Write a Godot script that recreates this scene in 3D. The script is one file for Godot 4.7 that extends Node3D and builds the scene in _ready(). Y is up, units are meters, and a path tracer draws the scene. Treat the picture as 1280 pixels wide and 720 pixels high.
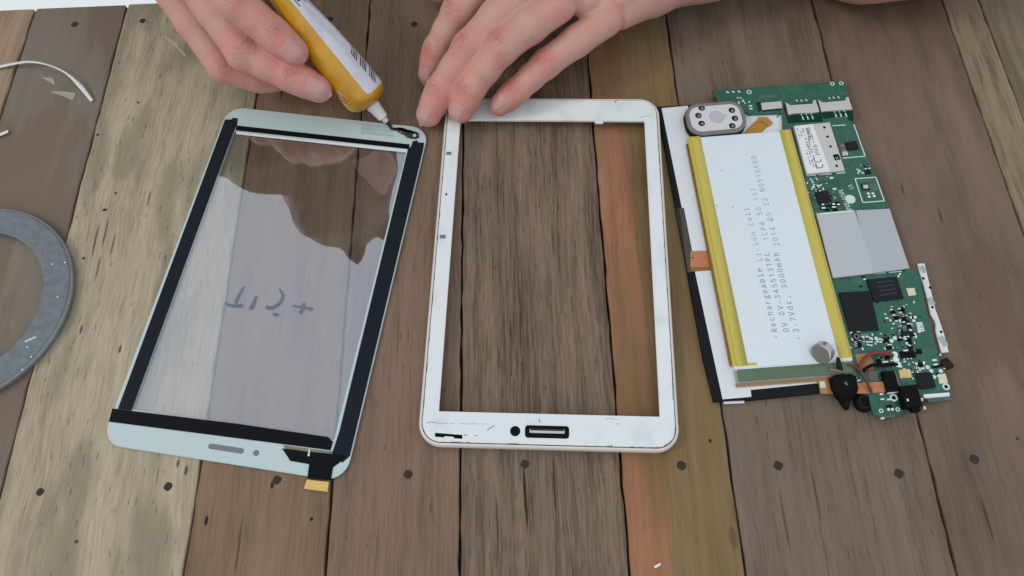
extends Node3D
# A repair bench seen from above: an old plank table, a tablet front frame, its touch glass, its opened inside and the hands gluing it. Shapes are written in millimetres.
const MM := 0.001
var M := {}
var grp := 0
var uvk := Vector2(0.01, 0.01)
var uvo := Vector2.ZERO
var rng := RandomNumberGenerator.new()
var nothing: Callable

func _ready() -> void:
	rng.seed = 11
	# camera
	var cam := Camera3D.new()
	cam.name = "camera"
	cam.transform = Transform3D(Basis(Vector3(0.99667,-0.03195,0.07506), Vector3(0.08158,0.39038,-0.91703), Vector3(-0.00000,0.92010,0.39169)), Vector3(0, 0.33833, 0))
	cam.fov = 45.435
	cam.near = 0.02
	cam.far = 60.0
	add_child(cam)
	cam.current = true
	# overcast daylight
	var sky := ProceduralSkyMaterial.new()
	sky.sky_top_color = Color(0.945, 0.975, 1.0)
	sky.sky_horizon_color = Color(0.76, 0.78, 0.80)
	sky.sky_curve = 0.2
	sky.ground_bottom_color = Color(0.30, 0.29, 0.28)
	sky.ground_horizon_color = Color(0.5, 0.5, 0.5)
	sky.sky_energy_multiplier = 1.0
	var env := Environment.new()
	env.background_mode = Environment.BG_SKY
	env.sky = Sky.new()
	env.sky.sky_material = sky
	env.tonemap_mode = Environment.TONE_MAPPER_LINEAR
	env.tonemap_exposure = 1.0
	env.sdfgi_enabled = true
	env.ssao_enabled = true
	env.ssil_enabled = true
	var we := WorldEnvironment.new()
	we.name = "world_environment"
	we.environment = env
	add_child(we)
	var sun := DirectionalLight3D.new()
	sun.name = "sun"
	sun.light_energy = 0.26
	sun.light_angular_distance = 16.0
	sun.light_color = Color(1.0, 0.97, 0.93)
	sun.shadow_enabled = true
	add_child(sun)
	sun.look_at_from_position(Vector3(-1.0, 0.95, 0.08), Vector3.ZERO)
	materials()
	make_floor()
	make_table()
	make_frame()
	make_digitizer()
	make_module()
	make_loose()
	make_tube()
	make_person()

# ---------------------------------------------------------------- helpers
func mat(id: String, c: Color, rough := 0.6, metal := 0.0, spec := 0.5) -> StandardMaterial3D:
	var m := StandardMaterial3D.new()
	m.resource_name = id
	m.albedo_color = c
	m.roughness = rough
	m.metallic = metal
	m.metallic_specular = spec
	M[id] = m
	return m

func bumpy(m: StandardMaterial3D, freq: float, per_mm: float, depth_cm: float, sd := 1, world := false) -> void:
	var n := FastNoiseLite.new()
	n.seed = sd
	n.frequency = freq
	n.fractal_octaves = 4
	var t := NoiseTexture2D.new()
	t.width = 256
	t.height = 256
	t.seamless = true
	t.noise = n
	m.heightmap_enabled = true
	m.heightmap_texture = t
	m.heightmap_scale = depth_cm
	m.uv1_triplanar = true
	m.uv1_world_triplanar = world
	m.uv1_scale = Vector3.ONE * per_mm * 1000.0

func mottle(m: StandardMaterial3D, a: Color, b: Color, freq: float, per_mm: float, sd := 1) -> void:
	var n := FastNoiseLite.new()
	n.seed = sd
	n.frequency = freq
	n.fractal_octaves = 5
	var g := Gradient.new()
	g.offsets = PackedFloat32Array([0.25, 0.75])
	g.colors = PackedColorArray([a, b])
	var t := NoiseTexture2D.new()
	t.width = 256
	t.height = 256
	t.seamless = true
	t.noise = n
	t.color_ramp = g
	m.albedo_texture = t
	m.uv1_triplanar = true
	m.uv1_scale = Vector3.ONE * per_mm * 1000.0

func materials() -> void:
	mat("plastic_white", Color(0.86, 0.875, 0.885), 0.32)
	mat("rim", Color(0.83, 0.80, 0.77), 0.28, 0.0, 0.6)
	mat("groove", Color(0.16, 0.15, 0.15), 0.8, 0.0, 0.2)
	mat("black", Color(0.05, 0.05, 0.055), 0.45, 0.0, 0.2)
	mat("dark_hole", Color(0.03, 0.03, 0.03), 0.9, 0.0, 0.2)
	mat("sensor", Color(0.42, 0.44, 0.46), 0.4)
	mat("mesh_silver", Color(0.72, 0.74, 0.76), 0.4, 0.3)
	mat("border", Color(0.72, 0.78, 0.78), 0.12)
	mat("border_line", Color(0.84, 0.86, 0.86), 0.15)
	mat("foam_tape", Color(0.10, 0.125, 0.15), 0.55, 0.0, 0.2)
	mat("foam_tape_dark", Color(0.055, 0.06, 0.075), 0.5, 0.0, 0.2)
	mat("gold", Color(0.83, 0.70, 0.42), 0.35, 0.6)
	mat("dull_gold", Color(0.48, 0.44, 0.36), 0.45, 0.3)
	var gl := mat("touch_glass", Color(0.91, 0.95, 1.0, 0.165), 0.0, 1.0)
	gl.transparency = BaseMaterial3D.TRANSPARENCY_ALPHA
	var im := Image.create(8, 8, false, Image.FORMAT_RGBA8)
	im.fill(Color.WHITE)
	gl.albedo_texture = ImageTexture.create_from_image(im)
	var cl := mat("clear_film", Color(0.93, 0.94, 0.95, 0.17), 0.3)
	cl.transparency = BaseMaterial3D.TRANSPARENCY_ALPHA
	var ct := mat("clear_tape", Color(0.80, 0.86, 0.86, 0.45), 0.3)
	ct.transparency = BaseMaterial3D.TRANSPARENCY_ALPHA
	mat("ink", Color(0.03, 0.09, 0.27), 0.6)
	mat("glue", Color(0.012, 0.014, 0.018), 0.12)
	mat("paper_white", Color(0.86, 0.87, 0.87), 0.7)
	mat("lcd_black", Color(0.10, 0.11, 0.125), 0.5, 0.0, 0.2)
	mat("sheet_white", Color(0.83, 0.85, 0.87), 0.4)
	bumpy(mat("pouch", Color(0.83, 0.86, 0.885), 0.38, 0.05), 0.012, 0.012, 0.02, 3)
	mat("print_grey", Color(0.46, 0.49, 0.54), 0.8)
	mat("print_faint", Color(0.56, 0.60, 0.65), 0.8)
	mat("tape_yellow", Color(0.74, 0.69, 0.30), 0.3)
	mat("tape_amber", Color(0.66, 0.46, 0.06), 0.22)
	mat("tape_brown", Color(0.52, 0.33, 0.12), 0.35)
	var ca := mat("amber_clear", Color(0.62, 0.58, 0.46, 0.22), 0.3)
	ca.transparency = BaseMaterial3D.TRANSPARENCY_ALPHA
	mat("copper", Color(0.72, 0.45, 0.30), 0.4, 0.15)
	mat("flex_tan", Color(0.60, 0.46, 0.30), 0.45)
	mat("flex_grey", Color(0.25, 0.225, 0.205), 0.5)
	mat("flex_dark", Color(0.20, 0.19, 0.19), 0.5, 0.0, 0.2)
	mat("board_green", Color(0.115, 0.37, 0.30), 0.38)
	mat("board_light", Color(0.17, 0.42, 0.33), 0.4)
	mat("board_edge", Color(0.07, 0.22, 0.15), 0.6, 0.0, 0.2)
	mat("trace_grey", Color(0.27, 0.38, 0.37), 0.5)
	mat("chip", Color(0.125, 0.135, 0.155), 0.5, 0.0, 0.2)
	mat("chip_print", Color(0.21, 0.22, 0.245), 0.5, 0.0, 0.2)
	mat("silk", Color(0.76, 0.84, 0.81), 0.6)
	mat("solder", Color(0.86, 0.88, 0.88), 0.3, 0.3)
	mat("capacitor_grey", Color(0.42, 0.41, 0.40), 0.5)
	mat("metal_can", Color(0.76, 0.745, 0.74), 0.35, 0.35)
	bumpy(mat("shield_tape", Color(0.70, 0.71, 0.725), 0.38, 0.3), 0.012, 0.03, 0.012, 6)
	mat("shield_tape_fold", Color(0.67, 0.68, 0.70), 0.4, 0.3)
	mat("steel", Color(0.72, 0.73, 0.75), 0.22, 0.8)
	mat("pad_cream", Color(0.82, 0.79, 0.68), 0.4, 0.15)
	mat("pad_gold", Color(0.80, 0.70, 0.48), 0.4, 0.2)
	mat("speaker_plate", Color(0.80, 0.80, 0.81), 0.35, 0.15)
	mat("speaker_rim", Color(0.46, 0.44, 0.41), 0.5)
	mat("speaker_body", Color(0.09, 0.10, 0.12), 0.55, 0.0, 0.2)
	mat("cone_grey", Color(0.70, 0.71, 0.73), 0.5)
	mat("rubber", Color(0.055, 0.055, 0.06), 0.6, 0.0, 0.2)
	mat("rubber_brown", Color(0.17, 0.145, 0.13), 0.7, 0.0, 0.2)
	mat("wire_red", Color(0.50, 0.15, 0.10), 0.45)
	mat("wire_maroon", Color(0.36, 0.17, 0.16), 0.5)
	mat("bracket", Color(0.82, 0.83, 0.84), 0.35)
	mat("bracket_pad", Color(0.62, 0.66, 0.65), 0.5)
	var st := mat("ring_grey", Color.WHITE, 0.55)
	mottle(st, Color(0.37, 0.40, 0.42), Color(0.42, 0.445, 0.465), 0.015, 0.012, 4)
	bumpy(st, 0.08, 0.04, 0.0012, 5)
	mat("ring_edge", Color(0.55, 0.57, 0.56), 0.5)
	mat("ring_speck", Color(0.75, 0.78, 0.78), 0.6)
	mat("nozzle", Color(0.82, 0.83, 0.82), 0.35)
	mat("nail_iron", Color(0.17, 0.135, 0.115), 0.8)
	mat("floor_tile", Color(0.90, 0.91, 0.91), 0.5)
	mat("table_leg", Color(0.40, 0.33, 0.26), 0.7)
	mat("hair", Color(0.045, 0.04, 0.04), 0.5)
	mat("shirt", Color(0.08, 0.08, 0.10), 0.9)
	mat("trousers", Color(0.10, 0.11, 0.14), 0.9)
	var sk := mat("skin", Color.WHITE, 0.5, 0.0, 0.35)
	sk.vertex_color_use_as_albedo = true
	sk.subsurf_scatter_enabled = true
	sk.subsurf_scatter_strength = 0.04
	bumpy(sk, 0.06, 0.05, 0.02, 9, true)
	var na := mat("fingernail", Color(0.76, 0.57, 0.55), 0.28, 0.0, 0.5)
	na.subsurf_scatter_enabled = true
	na.subsurf_scatter_strength = 0.03

func tool() -> SurfaceTool:
	var st := SurfaceTool.new()
	st.begin(Mesh.PRIMITIVE_TRIANGLES)
	return st

func thing(called: String, label: String, category: String, group := "") -> Node3D:
	var o := Node3D.new()
	o.name = called
	add_child(o, true)
	tag(o, label, category, group)
	return o

func tag(o: Node, label: String, category: String, group := "") -> void:
	o.set_meta("label", label)
	o.set_meta("category", category)
	if group != "":
		o.set_meta("group", group)

func frame_of(o: Node3D, at: Vector3, turn: float) -> void:
	o.position = Vector3(at.x, at.y, at.z) * MM
	o.rotation.y = turn

func put(called: String, st: SurfaceTool, m: Material, parent: Node = null) -> MeshInstance3D:
	st.generate_normals()
	var o := MeshInstance3D.new()
	o.name = called
	o.mesh = st.commit()
	o.material_override = m
	(parent if parent else self).add_child(o, true)
	return o

func vtx(st: SurfaceTool, p: Vector3, uv: Vector2) -> void:
	st.set_uv(uv)
	st.add_vertex(p * MM)

func puv(p: Vector3) -> Vector2:
	return (Vector2(p.x, p.z) - uvo) * uvk

# loops of equal length, bottom to top, clockwise seen from above
func loft(st: SurfaceTool, loops: Array, cap0 := false, cap1 := false, smooth := false, wrap := false) -> void:
	var n: int = loops[0].size()
	var last := loops.size() - (0 if wrap else 1)
	for a in last:
		if not smooth or a == 0:
			grp += 1
		st.set_smooth_group(grp)
		var A: PackedVector3Array = loops[a]
		var B: PackedVector3Array = loops[(a + 1) % loops.size()]
		for i in n:
			var j := (i + 1) % n
			for p: Vector3 in [B[j], B[i], A[i], B[j], A[i], A[j]]:
				vtx(st, p, puv(p))
	for e in 2:
		if (e == 0 and not cap0) or (e == 1 and not cap1):
			continue
		var L: PackedVector3Array = loops[0] if e == 0 else loops[-1]
		st.set_smooth_group(-1)
		# flatten on the plane of the loop
		var c := Vector3.ZERO
		for p in L:
			c += p / n
		var nn := Vector3.ZERO
		for i in n:
			nn += (L[i] - c).cross(L[(i + 1) % n] - c)
		nn = nn.normalized()
		var ex := (L[0] - c).normalized()
		var ey := nn.cross(ex)
		var flat := PackedVector2Array()
		for p in L:
			flat.append(Vector2((p - c).dot(ex), (p - c).dot(ey)))
		var tri := Geometry2D.triangulate_polygon(flat)
		for k in range(0, tri.size(), 3):
			var t := [tri[k], tri[k + 1], tri[k + 2]]
			var area := (flat[t[1]] - flat[t[0]]).cross(flat[t[2]] - flat[t[0]])
			if (area > 0.0) != (e == 1):
				t = [tri[k], tri[k + 2], tri[k + 1]]
			for q in t:
				vtx(st, L[q], puv(L[q]))

func lift(poly: PackedVector2Array, y: float) -> PackedVector3Array:
	var o := PackedVector3Array()
	for p in poly:
		o.append(Vector3(p.x, y, p.y))
	return o

func clockwise(poly: PackedVector2Array) -> PackedVector2Array:
	var a := 0.0
	for i in poly.size():
		a += poly[i].cross(poly[(i + 1) % poly.size()])
	if a < 0.0:
		var q := poly.duplicate()
		q.reverse()
		return q
	return poly

func inset(poly: PackedVector2Array, d: float) -> PackedVector2Array:
	var o := PackedVector2Array()
	var n := poly.size()
	for i in n:
		var a := (poly[i] - poly[(i + n - 1) % n]).normalized()
		var b := (poly[(i + 1) % n] - poly[i]).normalized()
		var na := Vector2(-a.y, a.x)
		var nb := Vector2(-b.y, b.x)
		var m := na + nb
		o.append(poly[i] + m * (d / maxf(0.35, 1.0 + na.dot(nb))))
	return o

func slab(st: SurfaceTool, poly: PackedVector2Array, y0: float, y1: float, bev := 0.15) -> void:
	poly = clockwise(poly)
	var bv := minf(bev, (y1 - y0) * 0.5)
	loft(st, [lift(poly, y0), lift(poly, y1 - bv), lift(inset(poly, bv), y1)], true, true)

func rrect(hw: float, hh: float, r: float, n := 8, c := Vector2.ZERO) -> PackedVector2Array:
	var o := PackedVector2Array()
	for q in 4:
		var cc: Vector2 = Vector2(hw - r, hh - r) * [Vector2(-1, -1), Vector2(1, -1), Vector2(1, 1), Vector2(-1, 1)][q]
		for i in n + 1:
			var a := PI + q * PI / 2 + i * PI / 2 / n
			o.append(c + cc + Vector2(cos(a), sin(a)) * r)
	return o

func circle(c: Vector2, r: float, n := 20) -> PackedVector2Array:
	var o := PackedVector2Array()
	for i in n:
		o.append(c + Vector2.from_angle(TAU * i / n) * r)
	return o

func rect(a: Vector2, b: Vector2) -> PackedVector2Array:
	return PackedVector2Array([a, Vector2(b.x, a.y), b, Vector2(a.x, b.y)])

func boxat(c: Vector2, w: float, h: float, turn := 0.0) -> PackedVector2Array:
	var o := PackedVector2Array()
	for s: Vector2 in [Vector2(-1, -1), Vector2(1, -1), Vector2(1, 1), Vector2(-1, 1)]:
		o.append(c + Vector2(s.x * w / 2, s.y * h / 2).rotated(turn))
	return o

func strip(a: Vector2, b: Vector2, w: float) -> PackedVector2Array:
	var n := (b - a).normalized().orthogonal() * w / 2
	return clockwise(PackedVector2Array([a + n, b + n, b - n, a - n]))

func piece(called: String, poly: PackedVector2Array, y0: float, y1: float, m: String, parent: Node, bev := 0.15) -> MeshInstance3D:
	var st := tool()
	slab(st, poly, y0, y1, bev)
	return put(called, st, M[m], parent)

# a ring: outer and inner outline of the same number of points
func hollow(called: String, outer: PackedVector2Array, inner: PackedVector2Array, y0: float, y1: float, m: String, parent: Node, bev := 0.15) -> MeshInstance3D:
	var st := tool()
	loft(st, [lift(outer, y0), lift(outer, y1 - bev), lift(inset(outer, bev), y1), lift(inset(inner, -bev), y1), lift(inner, y1 - bev), lift(inner, y0)], false, false, false, true)
	return put(called, st, M[m], parent)

# a tube along a path
func sweep(st: SurfaceTool, pts: PackedVector3Array, radii: Array, n := 10, squash := 1.0) -> void:
	var loops := []
	var up := Vector3.UP
	for i in pts.size():
		var t := (pts[mini(i + 1, pts.size() - 1)] - pts[maxi(i - 1, 0)]).normalized()
		var e1 := t.cross(up)
		if e1.length() < 0.05:
			e1 = t.cross(Vector3.RIGHT)
		e1 = e1.normalized()
		var e2 := e1.cross(t).normalized()
		up = e2
		var r: float = radii[mini(i, radii.size() - 1)]
		var L := PackedVector3Array()
		for k in n:
			var a := TAU * k / n
			var off := e1 * cos(a) * r - e2 * sin(a) * r
			off.y *= squash
			L.append(pts[i] + off)
		loops.append(L)
	loft(st, loops, true, true, true)

func curve(pts: PackedVector3Array, each := 6) -> PackedVector3Array:
	var o := PackedVector3Array()
	for i in pts.size() - 1:
		var a := pts[maxi(i - 1, 0)]
		var d := pts[mini(i + 2, pts.size() - 1)]
		for k in each:
			o.append(pts[i].cubic_interpolate(pts[i + 1], a, d, float(k) / each))
	o.append(pts[-1])
	return o

func words(called: String, s: String, size_mm: float, at: Vector3, turn: float, m: String, parent: Node, face := "Droid Sans Mono") -> MeshInstance3D:
	var f := SystemFont.new()
	f.font_names = PackedStringArray([face])
	var t := TextMesh.new()
	t.font = f
	t.text = s
	t.font_size = 32
	t.pixel_size = size_mm * MM / 32.0
	t.depth = 0.00002
	t.curve_step = 1.0
	t.horizontal_alignment = HORIZONTAL_ALIGNMENT_LEFT
	t.vertical_alignment = VERTICAL_ALIGNMENT_CENTER
	var o := MeshInstance3D.new()
	o.name = called
	o.mesh = t
	o.material_override = M[m]
	parent.add_child(o, true)
	o.transform = Transform3D(Basis(Vector3.UP, turn) * Basis(Vector3.RIGHT, -PI / 2), at * MM)
	return o

# letters set one by one with an even step, as a stamp prints them
func stamped(called: String, s: String, size_mm: float, step: float, at: Vector3, turn: float, m: String, parent: Node) -> void:
	var f = SystemFont.new()
	f.font_names = PackedStringArray(["Droid Sans Mono"])
	var st = tool()
	for i in s.length():
		if s[i] == " ":
			continue
		var t = TextMesh.new()
		t.font = f
		t.text = s[i]
		t.font_size = 32
		t.pixel_size = size_mm * MM / 32.0
		t.depth = 0.00002
		t.curve_step = 2.0
		t.vertical_alignment = VERTICAL_ALIGNMENT_CENTER
		st.append_from(t, 0, Transform3D(Basis(), Vector3(i * step * MM, 0, 0)))
	var o = MeshInstance3D.new()
	o.name = called
	o.mesh = st.commit()
	o.material_override = M[m]
	parent.add_child(o, true)
	o.transform = Transform3D(Basis(Vector3.UP, turn) * Basis(Vector3.RIGHT, -PI / 2), at * MM)

# ---------------------------------------------------------------- setting
func make_floor() -> void:
	uvk = Vector2(0.001, 0.001)
	var st := tool()
	slab(st, rect(Vector2(-25000, -25000), Vector2(25000, 25000)), -740, -700, 1)
	var f := put("floor", st, M.floor_tile)
	f.set_meta("kind", "structure")
	f.set_meta("label", "pale tiled floor beyond the table end")

func grain(sd: int, w: int, h: int, freq: float, stretch: float, oct := 3) -> PackedByteArray:
	var n := FastNoiseLite.new()
	n.seed = sd
	n.frequency = freq
	n.fractal_octaves = oct
	var im := n.get_image(w, maxi(4, int(h / stretch)), false, false, true)
	im.resize(w, h, Image.INTERPOLATE_CUBIC)
	im.convert(Image.FORMAT_L8)
	return im.get_data()

const LEN := 560.0
const V0 := -357.0

func wood_textures(i: int, w: float, P: Dictionary, holes: Array) -> Array:
	var W := int(w * 2.2)
	var H := int(LEN * 2.0)
	var sd := i * 17 + 3
	var fibre = grain(sd + 9, W, H, 0.42, 13.0, 2)
	var fine = grain(sd, W, H, 0.3, 34.0, 3)
	var med := grain(sd + 1, W, H, 0.05, 26.0, 4)
	var blot := grain(sd + 2, W, H, 0.012, 2.5, 4)
	var pore := grain(sd + 3, W, H, 0.33, 9.0, 2)
	var warp := grain(sd + 4, W, H, 0.006, 1.6, 2)
	var stain := grain(sd + 5, W, H, 0.011, 3.2, 5)
	var dk: Color = P.dark
	var md: Color = P.mid
	var lt: Color = P.light
	var sc: Color = P.get("stain", md)
	var sa: float = P.get("stain_amount", 0.0)
	var s0: float = P.get("stain_from", 0.55)
	var band: float = P.get("band", 0.0)
	var bc: Color = P.get("band_color", md)
	var kf: float = P.get("fine", 0.45)
	var km: float = P.get("med", 0.6)
	var kb: float = P.get("blot", 0.5)
	var pt: float = P.get("pore", 0.80)
	var wa: float = P.get("warp", 0.03)
	var kq: float = P.get("fibre", 0.9)
	var data := PackedByteArray()
	data.resize(W * H * 3)
	var hd := PackedByteArray()
	hd.resize(W * H)
	for y in H:
		for x in W:
			var k := y * W + x
			var kx := k - x + clampi(x + int((warp[k] - 128) * wa), 0, W - 1)
			var f = fine[kx] / 255.0 - 0.5 + (fibre[kx] / 255.0 - 0.5) * kq
			var m := med[kx] / 255.0 - 0.5
			var b := blot[k] / 255.0 - 0.5
			var t := clampf(0.5 + f * kf + m * km + b * kb, 0.0, 1.0)
			var c := dk.lerp(md, t * 2.0) if t < 0.5 else md.lerp(lt, t * 2.0 - 1.0)
			if band > 0.0:
				c = c.lerp(bc.lightened((t - 0.5) * 0.3) if t > 0.5 else bc.darkened((0.5 - t) * 0.5), smoothstep(band + 0.03, band - 0.03, float(x) / W + (warp[k] - 128) * 0.0003))
			if sa > 0.0:
				c = c.lerp(sc, sa * smoothstep(s0, s0 + 0.22, stain[k] / 255.0 + f * 0.12))
			var po := smoothstep(pt, pt + 0.1, pore[kx] / 255.0) * smoothstep(0.35, 0.6, stain[kx] / 255.0 + m * 0.4 + P.get("crack", 0.0))
			c = c.darkened(po * 0.30)
			data[k * 3] = int(c.r * 255)
			data[k * 3 + 1] = int(c.g * 255)
			data[k * 3 + 2] = int(c.b * 255)
			hd[k] = int(clampf(0.62 + f * 0.5 + m * 0.12 - po * 0.4, 0.0, 1.0) * 255)
	for q in holes:
		# small worm holes and splits: [u 0..1, v mm, half width mm, half length mm, strength]
		var cx := int(q[0] * W)
		var cy := int((q[1] - V0) / LEN * H)
		var rx := maxf(q[2] * 2.2, 0.8)
		var ry := maxf(q[3] * 2.0, 0.8)
		for y in range(maxi(0, cy - int(ry) - 2), mini(H, cy + int(ry) + 3)):
			for x in range(maxi(0, cx - int(rx) - 3), mini(W, cx + int(rx) + 4)):
				var wob := sin(y * 0.05 + cx) * minf(1.2, ry * 0.03)
				var e := Vector2((x - cx - wob) / (rx + 0.6), (y - cy) / (ry + 0.6)).length()
				var s: float = smoothstep(1.0, 0.55, e) * q[4]
				if s > 0.0:
					var k := y * W + x
					for ch in 3:
						data[k * 3 + ch] = int(data[k * 3 + ch] * (1.0 - 0.8 * s))
					hd[k] = int(hd[k] * (1.0 - s))
	return [ImageTexture.create_from_image(Image.create_from_data(W, H, false, Image.FORMAT_RGB8, data)), ImageTexture.create_from_image(Image.create_from_data(W, H, false, Image.FORMAT_L8, hd))]

func C(r: int, g: int, b: int) -> Color:
	return Color(r / 255.0, g / 255.0, b / 255.0)

func make_table() -> void:
	var t := thing("wooden_table", "old table top of weathered wide planks in mixed browns under all the parts", "table")
	frame_of(t, Vector3(0.0, 0, 0.0), -0.0537)
	var edges := [-560.0, -478.0, -400.0, -320.6, -258.9, -162.2, -96.5, -34.7, 42.6, 94.5, 188.2, 269.0, 291.5, 372.0, 455.0, 540.0]
	var grey := {"dark": C(86, 76, 68), "mid": C(116, 104, 93), "light": C(138, 126, 112)}
	var look = [
		grey, grey, {"dark": C(129, 110, 90), "mid": C(153, 131, 108), "light": C(166, 144, 122), "med": 0.8},
		{"dark": C(103, 95, 86), "mid": C(120, 111, 100), "light": C(131, 122, 110), "fine": 0.20, "med": 0.22, "blot": 0.35, "stain": C(112, 96, 85), "stain_amount": 0.8, "stain_from": 0.42, "pore": 0.9},
		{"dark": C(134, 121, 103), "mid": C(165, 152, 129), "light": C(186, 174, 151), "fine": 0.41, "med": 0.35, "fibre": 1.5, "blot": 0.35, "stain": C(124, 119, 96), "stain_amount": 0.6, "stain_from": 0.56, "pore": 0.80, "crack": 0.05, "warp": 0.07},
		{"dark": C(99, 81, 62), "mid": C(126, 104, 82), "light": C(140, 117, 91), "fine": 0.34, "med": 0.4, "pore": 0.86},
		{"dark": C(95, 78, 64), "mid": C(122, 100, 84), "light": C(136, 113, 95), "fine": 0.44, "med": 0.4, "fibre": 1.1, "pore": 0.82, "crack": 0.1},
		{"dark": C(77, 65, 53), "mid": C(115, 96, 81), "light": C(136, 116, 97), "fine": 0.63, "med": 0.6, "blot": 0.3, "pore": 0.78, "crack": 0.15, "fibre": 0.9},
		{"dark": C(96, 76, 52), "mid": C(124, 102, 70), "light": C(140, 119, 84), "fine": 0.29, "med": 0.35, "blot": 0.4, "stain": C( 104, 92, 60), "stain_amount": 0.4, "band": 0.37, "band_color": C(146, 101, 74), "pore": 0.88},
		{"dark": C(86, 72, 63), "mid": C(111, 96, 84), "light": C(126, 109, 97), "fine": 0.44, "med": 0.45, "blot": 0.4, "stain": C(110, 96, 75), "stain_amount": 0.5, "pore": 0.82},
		{"dark": C(88, 70, 59), "mid": C(111, 92, 78), "light": C(126, 104, 88), "fine": 0.24, "med": 0.3, "blot": 0.6, "stain": C(99, 79, 68), "stain_amount": 0.6, "pore": 0.88, "warp": 0.05},
		{"dark": C(94, 80, 63), "mid": C(126, 110, 88), "light": C(141, 124, 101), "fine": 0.58, "med": 0.6, "pore": 0.82},
		{"dark": C(92, 82, 65), "mid": C(116, 104, 85), "light": C(132, 120, 98), "fine": 0.24, "med": 0.7}, grey, grey, grey]
	# iron nails and small holes, in the table's own millimetres
	var nails := PackedVector2Array([Vector2(-290.7, -341.9), Vector2(-245.6, -342.3), Vector2(-239.0, -44.4), Vector2(-176.4, -45.4), Vector2(-59.9, -48.1), Vector2(-3.5, -51.5), Vector2(71.4, -48.8), Vector2(117.1, -47.6), Vector2(172.7, -42.4), Vector2(209.3, -48.1), Vector2(-66.5, -330.2), Vector2(-121.9, -337.1), Vector2(-123.5, -47.1)])
	var pocks := [[Vector2(-235.5, -276.2), 0.6, 0.6, 1.0], [Vector2(-256.1, -253.4), 0.7, 0.7, 1.0], [Vector2(-240.5, -200.9), 1.6, 0.6, 1.0], [Vector2(-236.2, -211.9), 0.7, 0.6, 0.9], [Vector2(-246.1, -170.1), 0.8, 0.5, 1.0], [Vector2(-241.3, -181.4), 0.5, 14.0, 0.5], [Vector2(-237.4, -186.3), 0.4, 11.0, 0.5], [Vector2(-231.1, -178.5), 0.4, 8.0, 0.5], [Vector2(-236.5, -163.4), 0.4, 9.0, 0.45], [Vector2(-216.1, -207.3), 0.4, 6.0, 0.5], [Vector2(-214.4, -116.3), 0.5, 2.5, 0.7], [Vector2(-237.9, -127.8), 0.5, 3.0, 0.6], [Vector2(-155.2, -29.5), 0.7, 2.4, 1.0], [Vector2(-105.1, -28.6), 0.6, 0.8, 1.0], [Vector2(-125.6, -44.9), 0.7, 1.8, 0.9], [Vector2(-147.1, -281.8), 0.35, 8.0, 1.0], [Vector2(-3.6, -36.6), 0.4, 18.0, 0.9], [Vector2(10.7, -41.8), 0.35, 16.0, 0.6], [Vector2(-17.8, -22.6), 0.3, 20.0, 0.5], [Vector2(86.6, -60.1), 0.5, 1.0, 0.9], [Vector2(232.3, -57.3), 0.6, 0.8, 0.6], [Vector2(227.7, -178.4), 0.6, 6.0, 0.35], [Vector2(211.3, -196.3), 0.5, 4.0, 0.35], [Vector2(94.0, -27.0), 1.6, 9.0, 0.2], [Vector2(91.3, -15.9), 2.0, 6.0, 0.22], [Vector2(132.1, -33.3), 0.4, 16.0, 0.35], [Vector2(-11.0, -203.2), 0.4, 30.0, 0.22], [Vector2(-26.5, -173.3), 0.3, 26.0, 0.22], [Vector2(2.7, -99.2), 0.35, 24.0, 0.22], [Vector2(19.8, -28.8), 0.35, 22.0, 0.22], [Vector2(-23.8, -15.8), 0.35, 26.0, 0.22], [Vector2(-73.5, -13.4), 0.3, 14.0, 0.22], [Vector2(-67.6, -118.7), 0.3, 18.0, 0.22], [Vector2(131.0, -8.8), 0.35, 18.0, 0.22], [Vector2(116.2, -23.0), 0.3, 16.0, 0.35], [Vector2(207.8, -20.8), 0.5, 12.0, 0.35], [Vector2(-137.6, -18.4), 0.3, 16.0, 0.35], [Vector2(-3.9, -125.5), 0.4, 20.0, 0.35], [Vector2(-21.7, -108.5), 0.3, 16.0, 0.3], [Vector2(14.9, -171.7), 0.4, 14.0, 0.3], [Vector2(-169.0, -52.8), 0.8, 2.6, 0.6], [Vector2(-173.5, -56.3), 0.6, 2.2, 0.55], [Vector2(-216.0, -21.2), 1.0, 0.6, 0.7]]
	var noise := FastNoiseLite.new()
	noise.seed = 5
	noise.frequency = 0.05
	for i in edges.size() - 1:
		var x0: float = edges[i]
		var x1: float = edges[i + 1]
		var w := x1 - x0
		var holes := []
		for p in pocks:
			var at: Vector2 = p[0]
			if at.x > x0 and at.x < x1:
				holes.append([(at.x - x0) / w, at.y, p[1], p[2], p[3]])
		var far := i < 2 or i > 13
		var tx := wood_textures(i, w, look[i], holes)
		var m := mat("plank_%d" % i, Color.WHITE, 0.72, 0.0, 0.35)
		m.albedo_texture = tx[0]
		m.heightmap_enabled = true
		m.heightmap_texture = tx[1]
		m.heightmap_scale = 0.02
		# outline with slightly worn, uneven long edges
		var gap := 0.25 if i == 11 else 0.45
		var o := PackedVector2Array()
		var y1 := V0 + LEN
		var end := V0 + noise.get_noise_1d(i * 50.0) * 2.0
		var steps := 70
		o.append(Vector2(x0 + gap + 1, end))
		o.append(Vector2(x1 - gap - 1, end))
		for k in steps:
			var v := lerpf(end + 1.5, y1, float(k) / (steps - 1))
			o.append(Vector2(x1 - gap + minf(0.3, noise.get_noise_2d(v * 1.2, i * 40.0) * 0.9 - 0.1), v))
		for k in steps:
			var v := lerpf(y1, end + 1.5, float(k) / (steps - 1))
			o.append(Vector2(x0 + gap - minf(0.3, noise.get_noise_2d(v * 1.2, i * 40.0 + 20.0) * 0.9 - 0.1), v))
		var top := noise.get_noise_1d(i * 33.0 + 7) * 0.25 - 0.2
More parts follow.
